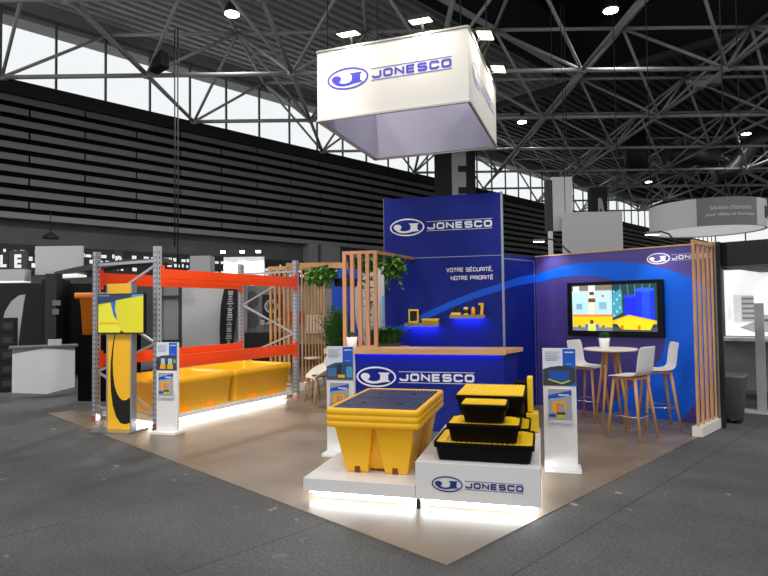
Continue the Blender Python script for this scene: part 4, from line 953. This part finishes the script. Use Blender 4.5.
# right neighbour
simple('black_partition', 'black partition wall with dark fascia beyond the slat screen', 'partition', [('panel', M((10, 10, 10), 0.6), [(0, 0.05, -0.06, 0.0, 0.0, 2.49)]), ('fascia', M((14, 14, 14), 0.6), [(0, 2.6, 0.0, 0.12, 2.16, 2.48), (0, 0.12, 0, 3.0, 2.16, 2.48)])], TVW(2.755, 0.0, 0), WY)
LB = thing('lightbox', 'white lightbox with pale building picture on the neighbouring right stand', 'lightbox', (5.75, 9.9, 0), 38)
MB().box(0, 2.4, 0, 0.12, 1.12, 2.22).build('frame', M((200, 200, 200), 0.5), LB)
pl = [(rect(0.0, 2.4, 1.12, 2.22), (238, 238, 236)), (rect(0.13, 0.42, 1.34, 1.80), (206, 206, 204)), (rect(0.24, 0.42, 1.36, 1.78), (160, 160, 158))]
for i in range(5): pl.append((rect(0.25, 0.42, 1.40 + i * 0.08, 1.43 + i * 0.08), (104, 104, 102)))
pl += [([(0.2, 1.26), (0.42, 1.18), (0.9, 1.2), (0.9, 1.44), (0.5, 1.48), (0.42, 1.36)], (150, 150, 148)), (rect(0.46, 0.9, 1.36, 1.40), (80, 80, 80)), (rect(0.7, 1.1, 1.3, 1.52), (96, 96, 96)), (rect(0.04, 0.1, 1.4, 1.6), (226, 226, 224))]
picture('picture', LB, pl, 0.0, 0.8)
simple('side_counter', 'long grey counter with white top under the lightbox', 'counter', [('worktop', LGREY, [(-0.1, 2.4, -0.3, 0.14, 1.06, 1.11)]), ('front', GREY, [(-0.05, 2.35, 0.05, 0.25, 0.25, 1.06)]), ('leg', LGREY, [(0.66, 0.70, -0.27, -0.22, 0, 1.06)])], (5.62, 9.75, 0), 38)
t = thing('info_pillar', 'slim pale grey pillar sign on a flat foot beside the right aisle', 'sign', (5.62, 8.95, 0), 40)
MB().box(0.02, 0.14, 0, 0.06, 0.02, 1.66).build('panel', M((176, 176, 176), 0.6), t); MB().box(-0.22, 0.40, -0.14, 0.22, 0.0, 0.02).build('foot', LGREY, t)
t = thing('waste_bin', 'dark grey tapered waste bin under the grey counter', 'bin', (4.88, 8.28, 0), 40)
MB().rloft([(0.06, 0.22, 0.3, 0.03), (0.62, 0.32, 0.4, 0.04), (0.64, 0.35, 0.43, 0.04), (0.66, 0.35, 0.43, 0.04), (0.66, 0.29, 0.37, 0.03), (0.5, 0.28, 0.36, 0.03)]).build('body', M((112, 112, 112), 0.5), t)
MB().box(-0.1, -0.06, -0.12, 0.12, 0, 0.07).box(0.06, 0.1, -0.12, 0.12, 0, 0.07).build('foot', BLACK, t)
simple('stand_backwall', 'pale grey back wall of the neighbouring right stand', 'partition', [('panel', M((136, 136, 136), 0.7, var=0.08, scale=2), [(-1.0, 6.0, 0, 0.1, 0, 2.3)])], (5.9, 11.3, 0), 38)
# round hanging sign
t = thing('round_hanging_sign', 'large round white and grey sign hanging above the right stands', 'hanging sign', (8.24, 14.9, 3.50), 0)
n_ = 64; rr_ = 1.32; hh_ = 0.66
for nm, m, rng, z0_, z1_ in (('shell', M((196, 196, 196), 0.6), range(0, 64), 0.0, hh_),):
    mb = MB()
    for i in range(n_):
        a, b = 2 * math.pi * i / n_, 2 * math.pi * (i + 1) / n_
        mb.hull8([(rr_ * math.cos(a), rr_ * math.sin(a), 0), (rr_ * math.cos(b), rr_ * math.sin(b), 0), ((rr_ - 0.04) * math.cos(b), (rr_ - 0.04) * math.sin(b), 0), ((rr_ - 0.04) * math.cos(a), (rr_ - 0.04) * math.sin(a), 0)], [(rr_ * math.cos(a), rr_ * math.sin(a), hh_), (rr_ * math.cos(b), rr_ * math.sin(b), hh_), ((rr_ - 0.04) * math.cos(b), (rr_ - 0.04) * math.sin(b), hh_), ((rr_ - 0.04) * math.cos(a), (rr_ - 0.04) * math.sin(a), hh_)])
    mb.build(nm, m, t)
mb = MB(); mb.lathe([(rr_ - 0.05, 0.03), (rr_ - 0.05, 0.06)], n=64); mb.build('underside', M((235, 235, 235), 0.6, emit=0.5), t)
mb = MB()
def cyl_patch(mb, r, a0, a1, z0, z1, nseg):
    for i in range(nseg):
        a, b = R(a0 + (a1 - a0) * i / nseg), R(a0 + (a1 - a0) * (i + 1) / nseg)
        mb.hull8([(r * math.cos(a), r * math.sin(a), z0), (r * math.cos(b), r * math.sin(b), z0), ((r - 0.004) * math.cos(b), (r - 0.004) * math.sin(b), z0), ((r - 0.004) * math.cos(a), (r - 0.004) * math.sin(a), z0)], [(r * math.cos(a), r * math.sin(a), z1), (r * math.cos(b), r * math.sin(b), z1), ((r - 0.004) * math.cos(b), (r - 0.004) * math.sin(b), z1), ((r - 0.004) * math.cos(a), (r - 0.004) * math.sin(a), z1)])
cyl_patch(mb, rr_ + 0.004, 233, 294, 0.0, hh_, 24); mb.build('grey_panel', M((116, 116, 116), 0.6), t)
mb = MB(); cyl_patch(mb, rr_ + 0.006, 310, 320, 0.2, 0.5, 4); cyl_patch(mb, rr_ + 0.006, 326, 336, 0.2, 0.5, 4); mb.build('dark_print', M((40, 40, 40), 0.6), t)
for txt, z, a0, a1 in (("Solutions d'étanchéité", 0.37, 245, 286), ('pour câbles et fourreaux', 0.20, 241, 290)):
    me = text_mesh(txt, 1.0, 0.10, 0.004, 0.004); me.materials.append(M((205, 205, 205), 0.6))
    for v in me.vertices:
        a = R(a0 + (a1 - a0) * v.co.x); r = rr_ + 0.006 - v.co.y * 1.0; v.co = Vector((r * math.cos(a), r * math.sin(a), z + v.co.z))
    o = bpy.data.objects.new('lettering', me); COL.objects.link(o); o.parent = t
for a in (20, 140, 260):
    MB().tube((1.3 * math.cos(R(a)), 1.3 * math.sin(R(a)), hh_), (1.3 * math.cos(R(a)), 1.3 * math.sin(R(a)), 8.75), 0.012, n=6).build('suspension_cable', DARK, t)
# hanging blank banners and hall column with letters
simple('white_post', 'slim white post standing behind the screen wall', 'post', [('post', NWHITE, [(0, 0.13, 0, 0.13, 0, 4.2)])], (5.62, 19.8, 0), 0)
simple('tall_banner', 'tall narrow pale banner beside the white post above the screen wall', 'banner', [('panel', M((214, 214, 214), 0.7), [(0, 0.68, 0, 0.25, 0, 1.85)]), ('side', M((60, 60, 60), 0.7), [(-0.22, -0.005, 0, 0.25, 0, 1.75)]), ('cable', DARK, [(0.1, 0.12, 0.1, 0.12, 1.85, 7.9), (0.55, 0.57, 0.1, 0.12, 1.85, 7.9)])], (5.80, 19.9, 4.22), 0)
simple('wide_banner', 'wide blank pale banner hanging above the screen wall', 'banner', [('panel', M((200, 200, 200), 0.7), [(0, 1.98, 0, 0.06, 0, 1.5)]), ('cable', DARK, [(0.1, 0.12, 0.02, 0.04, 1.5, 8.6), (1.85, 1.87, 0.02, 0.04, 1.5, 8.6)])], (6.02, 19.6, 3.3), 3)
def letter_column(letter, loc, w, label, yaw, z0, z1):
    t = thing('hall_column', label, 'column', loc, yaw)
    MB().box(0, w, 0, 1.2, 0, 15.2 if letter == 'E' else 10.2).build('shaft', M((38, 38, 38), 0.7), t)
    text(letter, w * 0.42, z0, w * 0.36, z1 - z0, -0.004, M((200, 200, 200), 0.6), t, 'letter', 0.06)
letter_column('E', (3.55, 39.6, 0), 2.75, 'dark hall column with grey letter E above the blue tower', 4, 8.3, 12.3)
letter_column('D', (15.0, 42.0, 0), 1.15, 'dark hall column with grey letter D behind the blank banner', 8, 6.4, 9.4)
# roof ducts on the right and projector
t = thing('roof_duct', 'large round ventilation duct with elbow under the roof at far right', 'duct', (20.0, 46.0, 13.4), 0)
MB().tube((2.5, 0, 0.2), (6.4, 0, -0.1), 0.75, n=20).build('pipe', M((74, 74, 74), 0.4, 0.5), t)
MB().path([(9.6, -1, 1.6), (8.9, -0.9, 0.9), (8.3, -0.7, 0.0), (7.4, -0.3, -1.2), (6.2, 0, -1.6)], 0.62, 16).build('elbow', M((84, 84, 84), 0.4, 0.5), t)
MB().tube((-0.2, 0, 1.8), (0.2, 0, -1.2), 1.0, 0.8, n=18).build('plenum', M((50, 50, 50), 0.5, 0.3), t)
t = thing('projector_box', 'pale box and floodlight fixed to the roof truss at upper right', 'projector', (15.45, 27.5, 12.15), 0)
MB().box(0, 0.75, 0, 0.5, 0, 0.42).build('housing', M((150, 150, 150), 0.6), t); MB().box(-0.5, -0.05, -0.1, 0.3, -0.2, 0.12).build('floodlight', M((170, 170, 170), 0.6), t); MB().box(-0.9, -0.7, 0, 0.2, 0.05, 0.15).build('lens', M((180, 180, 180), 0.5), t)
t = thing('hoist_box', 'dark chain hoist hanging on the left roof truss', 'hoist', (-9.55, 24.9, 11.95), 20)
MB().hull8([(-0.35, -0.25, 0), (0.3, -0.25, 0.2), (0.3, 0.25, 0.2), (-0.35, 0.25, 0)], [(-0.15, -0.25, 0.5), (0.25, -0.25, 0.85), (0.25, 0.25, 0.85), (-0.15, 0.25, 0.5)]).build('body', DARK, t)
for q, (px, py) in enumerate(((-7.65, 21.4), (-7.5, 21.3))):
    mb = MB(); mb.tube((px, py, 2.6 if q else 4.0), (px, py, 12.1), 0.025, n=6)
    tag(mb.build('hanging_cable', DARK), ['thin black cable dropping past the slatted wall on the left', 'second thin black cable beside it ending lower behind the rack'][q], 'cable')
# left neighbour
simple('black_stand_wall', 'black walls of the neighbouring left stand', 'partition', [('panel', M((20, 20, 20), 0.7), [(-6.0, 1.9, 0, 0.1, 0, 2.42)]), ('return', M((12, 12, 12), 0.7), [(1.8, 2.0, -2.6, 0.0, 0, 2.35)]), ('dark_cabinet', M((14, 14, 14), 0.7), [(-0.0, 0.5, -0.6, 0, 0, 2.5)])], (-8.9, 15.6, 0), -12)
simple('lit_fascia', 'pale lit fascia panel at the far left edge', 'sign', [('panel', M((190, 190, 190), 0.6), [(-2.2, 0.0, 0, 0.3, 0, 0.32)]), ('light_edge', M((240, 240, 240), 0.5, emit=0.8), [(-2.2, 0.0, -0.01, 0.29, -0.03, 0.0)])], (-9.65, 15.7, 2.5), 0)
simple('pale_hanging_panel', 'plain pale panel hanging above the left stand', 'banner', [('panel', M((190, 190, 190), 0.7), [(0, 1.32, 0, 0.08, 0, 0.8)])], (-9.72, 16.3, 2.70), 0)
# far left letters
t = thing('letter_sign', 'dark square sign with white letter E at far left', 'sign', (-12.7, 19.8, 3.0), 0)
MB().box(0, 0.62, 0, 0.1, 0, 0.76).build('panel', M((58, 58, 58), 0.6), t); text('E', 0.19, 0.17, 0.24, 0.46, -0.001, M((235, 235, 235), 0.5, emit=0.3), t, 'letter', 0.05)
for ch, lx_, lb_ in (('L', -13.02, 'white letter L at the left edge beside the E sign'), ('n', -9.12, 'white letter n on a dark panel left of the pallet rack post')):
    t = thing('letter_sign', lb_, 'sign', (lx_, 19.8, 3.0), 0)
    MB().box(0, 0.30, 0, 0.1, 0.1, 0.72).build('panel', M((36, 36, 36), 0.6), t); text(ch, 0.03, 0.2, 0.22, 0.42 if ch == 'L' else 0.34, -0.001, M((235, 235, 235), 0.5, emit=0.3), t, 'letter', 0.05)
    MB().box(0.12, 0.18, 0.02, 0.08, -3.0, 0.1).build('mast', DARK, t)
t = thing('bright_mark_row', 'row of glowing white marks on a dark band of the hall wall', 'sign', HF(-30.3, 0, 0), HY)  # bright strip on the wall, drawn as glowing white blocks
rnd = random.Random(4); mb = MB(); mb2 = MB(); y = 2.0
mb2.box(-0.1, 0.0, 2, 23.3, 3.55, 4.75)
for zr in (3.72, 4.02, 4.32):
    y = 2.0
    while y < 23:
        w = rnd.uniform(0.06, 0.3); h = rnd.uniform(0.12, 0.2)
        if rnd.random() < 0.72: mb.box(0.0, 0.02, y, y + w, zr, zr + h)
        y += w + rnd.uniform(0.03, 0.16)
mb2.build('backing', M((40, 40, 40), 0.7), t); mb.build('lettering', M((235, 235, 235), 0.5, emit=0.55), t)['kind'] = 'stuff'
t = thing('curved_canopy', 'dark curved canopy with lit white underside above the left stand', 'canopy', (-8.35, 15.2, 2.70), -8)
mb = MB(); P_ = []
top_ = [(-0.2, 0.0), (0.3, 0.12), (0.9, 0.24), (1.6, 0.33), (2.6, 0.36)]; bot_ = [(-0.2, -0.08), (0.3, -0.02), (0.9, 0.08), (1.6, 0.2), (2.6, 0.24)]
mb.ribbon(top_, bot_, 0, 0.9); mb.build('shell', M((70, 70, 70), 0.6), t)
MB().ribbon([(-0.32, -0.085), (0.35, -0.045)], [(-0.32, -0.13), (0.35, -0.10)], 0, 0.7).build('light_strip', M((240, 240, 240), 0.5, emit=0.9), t)
def feather(loc, yaw, h, w, m, label, print_m=None):
    t = thing('feather_flag', label, 'flag', loc, yaw)
    pts = [(0.02, 0.1), (w * 0.55, 0.1), (w * 0.72, h * 0.45), (w * 0.95, h * 0.93), (w, h), (w * 0.75, h * 0.99), (w * 0.45, h * 0.93), (w * 0.2, h * 0.82), (w * 0.06, h * 0.66), (0.0, h * 0.4)]
    MB().polyxz(pts, 0, 0.02).build('cloth', m, t); MB().lathe([(0.14, 0), (0.14, 0.03), (0.02, 0.04)], (w * 0.3, 0.0), 16).build('base', DGREY, t); MB().tube((w * 0.4, 0.03, 0), (w * 0.55, 0.03, h * 0.9), 0.012).build('pole', STEEL, t)
    if print_m:
        mb = MB(); rnd = random.Random(3)
        for i in range(26):
            z = 0.5 + i * (h - 1.0) / 26; xc = w * (0.36 + 0.2 * z / h); ww = rnd.uniform(0.03, 0.09); mb.box(xc - ww, xc + ww, -0.003, 0, z, z + rnd.uniform(0.02, 0.05))
        mb.build('print', print_m, t)
feather((-8.36, 12.75, 0), -5, 2.05, 0.52, M((196, 196, 196), 0.7), 'grey feather flag behind the brochure rack at far left')
feather((-4.72, 16.80, 0), 0, 2.72, 0.62, M((22, 22, 22), 0.7), 'black feather flag with white print behind the pallet rack', M((210, 210, 210), 0.7))
t = thing('brochure_rack', 'black brochure rack with framed pockets at far left', 'rack', (-8.06, 12.25, 0), -20)
MB().box(0, 0.34, 0.0, 0.06, 0, 1.55).build('frame', M((20, 20, 20), 0.6), t)
for i in range(5): pk = MB().box(0.03, 0.31, -0.03, 0.0, 0.06 + i * 0.3, 0.3 + i * 0.3).build('pocket', M((12, 12, 12), 0.5), t); MB().box(0.09, 0.25, -0.034, -0.0301, 0.12 + i * 0.3, 0.24 + i * 0.3).build('leaflet_face', M((60, 60, 60), 0.5), pk)
t = thing('white_counter', 'white counter with pale hexagon front at far left', 'counter', (-7.24, 11.42, 0), -30)
MB().box(0, 1.08, 0, 0.42, 0, 0.95).build('body', M((250, 250, 250), 0.55), t); MB().box(-0.06, 1.14, -0.04, 0.5, 0.95, 0.985).build('worktop', M((120, 120, 120), 0.5), t)
MB().polyxz([(0.0, 0.85), (0.54, 0.94), (1.08, 0.87), (1.08, 0.95), (0, 0.95)], -0.003, 0).build('printed_border', M((140, 140, 140), 0.55), t); MB().polyxz([(0.0, 0.0), (1.08, 0.0), (1.08, 0.13), (0.58, 0.03), (0.0, 0.10)], -0.003, 0).build('printed_border', M((140, 140, 140), 0.55), t)
simple('white_box', 'small white box on the white counter at far left', 'box', [('body', NWHITE, [(0, 0.24, 0, 0.18, 0, 0.11)])], (-6.80, 11.86, 0.985), -30)
simple('slim_dark_pillar', 'dark pillar with small signs behind the white counter', 'pillar', [('shaft', M((36, 36, 36), 0.6), [(0, 0.28, 0, 0.28, 0, 2.62)]), ('small_sign', M((120, 120, 120), 0.6), [(0.2, 0.4, -0.03, -0.001, 1.82, 1.95), (0.2, 0.36, -0.03, -0.001, 1.6, 1.74)])], (-8.45, 14.6, 0), 0)
OB = thing('orange_bin', 'orange rimmed bin raised on a dark plinth behind the totem', 'bin', (-5.46, 11.2, 1.22), 10)
MB().rloft([(0, 0.40, 0.4, 0.03), (0.68, 0.46, 0.46, 0.03), (0.69, 0.6, 0.6, 0.03), (0.79, 0.6, 0.6, 0.03), (0.79, 0.5, 0.5, 0.03), (0.5, 0.44, 0.44, 0.03)]).build('body', M((244, 134, 24), 0.5), OB)
simple('dark_plinth', 'tall dark plinth carrying the orange bin', 'plinth', [('body', M((4, 4, 4), 0.9, spec=0.1), [(-0.2, 0.7, -0.3, 0.3, 0, 1.219)])], (-5.46, 11.2, 0), 10)
# middle background stand with white walls
simple('white_partition', 'plain white partition wall with dark framed door behind the rack', 'partition', [('panel', M((226, 226, 226), 0.6), [(0.66, 1.86, 0, 0.1, 0, 2.68)]), ('door_frame', M((70, 70, 70), 0.6), [(0, 0.08, 0, 0.1, 0, 2.6), (0.56, 0.66, 0, 0.1, 0, 2.6), (0.08, 0.56, 0, 0.1, 2.0, 2.1), (0.08, 0.56, 0, 0.1, 0.75, 0.82)]), ('door_panel', M((170, 170, 170), 0.6), [(0.08, 0.56, 0.03, 0.07, 0, 2.6)])], (-6.52, 16.98, 0), 0)
simple('pale_column', 'pale square hall column behind the white partition', 'column', [('shaft', M((170, 170, 170), 0.6), [(0, 0.62, 0, 0.5, 0, 3.35)])], (-6.0, 18.1, 0), 0)
t = simple('lit_white_wall', 'brightly lit white exhibition wall behind the pallet rack', 'partition', [('panel', M((236, 236, 236), 0.6), [(0, 1.22, 0, 0.1, 0, 3.25)]), ('side', M((150, 150, 150), 0.6), [(0.28, 0.62, -0.4, 0, 1.0, 2.72), (0.64, 0.8, -0.42, 0, 1.0, 2.74)])], (-4.82, 17.6, 0), 0)
for q, x in enumerate((0.05, 0.62, 1.1)):
    p = (-4.82 + x, 17.35, 3.38); s_ = thing('clip_spotlight', ['left', 'middle', 'right'][q] + ' small lit spotlight on top of the white wall behind the rack', 'spotlight', p, 0, 'spotlights on the lit white wall')
    MB().bar((0, 0.25, -0.1), (0, 0, 0.0), 0.03).build('arm', DARK, s_); MB().box(-0.06, 0.06, -0.05, 0.05, -0.03, 0.03).build('lens', M((255, 255, 255), 0.4, emit=8.0), s_)
    l = light('clip_light', 'SPOT', (0, -0.1, 0), (0, 0.35, -1.5), 50, (1, 1, 1), 0.05, 90, 0.7); l.parent = s_
PW = thing('machine_poster_wall', 'dark poster wall with round machine pictures behind the slat fence', 'partition', (-4.15, 17.3, 0), 0)
MB().box(0, 2.3, 0, 0.1, 0.9, 2.36).build('panel', M((120, 120, 120), 0.6), PW); MB().box(0.55, 2.3, -0.02, -0.001, 1.2, 2.1).build('dark_print', M((24, 24, 24), 0.6), PW)
mb = MB(); mb.ring((0.82, 1.75), 0.20, 0.20, 0.05, -0.03, -0.021); mb.ring((0.82, 1.75), 0.12, 0.12, 0.02, -0.03, -0.021); mb.polyxz([(0.6, 1.25), (1.1, 1.45), (1.15, 1.35), (0.7, 1.2)], -0.03, -0.021); mb.polyxz(rect(0.5, 0.62, 1.2, 1.36), -0.032, -0.021); mb.build('machine_print', M((190, 190, 190), 0.6), PW)
mb = MB(); mb.polyxz(oval(0.25, 1.95, 0.2, 0.26), -0.01, -0.001); mb.polyxz(oval(0.25, 1.35, 0.19, 0.24), -0.01, -0.001); mb.build('round_print', M((84, 84, 84), 0.6), PW)
simple('black_counter', 'low black counter in front of the machine posters', 'counter', [('body', M((14, 14, 14), 0.6), [(0, 1.35, 0, 0.5, 0, 1.02)])], (-4.05, 16.4, 0), 0)
# red and white shelf far behind the slat fence
simple('far_shelf', 'distant shelf of red and white goods seen through the slat fence', 'shelf', [('frame', M((150, 140, 130), 0.6), [(0, 1.6, 0, 0.3, 0, 2.2)]), ('red_goods', M((176, 40, 30), 0.6), [(0.1, 0.5, -0.1, -0.001, 1.3, 1.6), (0.2, 0.4, -0.1, -0.001, 0.8, 1.0)]), ('pale_goods', M((220, 210, 200), 0.6), [(0.6, 1.1, -0.1, -0.001, 1.0, 1.5)]), ('dark_goods', M((40, 36, 36), 0.6), [(0.1, 1.5, -0.1, -0.001, 0.1, 0.7)])], (-2.75, 16.0, 0), 0)
# pendant in the left hall
t = thing('hall_pendant', 'small dark pendant lamp hanging before the concrete wall at far left', 'lamp', HF(-29.0, 8.1, 4.95), 0)
MB().lathe([(0.35, 0), (0.3, 0.12), (0.05, 0.3)], n=18).build('shade', DARK, t); MB().tube((0, 0, 0.3), (0, 0, 1.2), 0.02, n=6).build('cord', DARK, t)
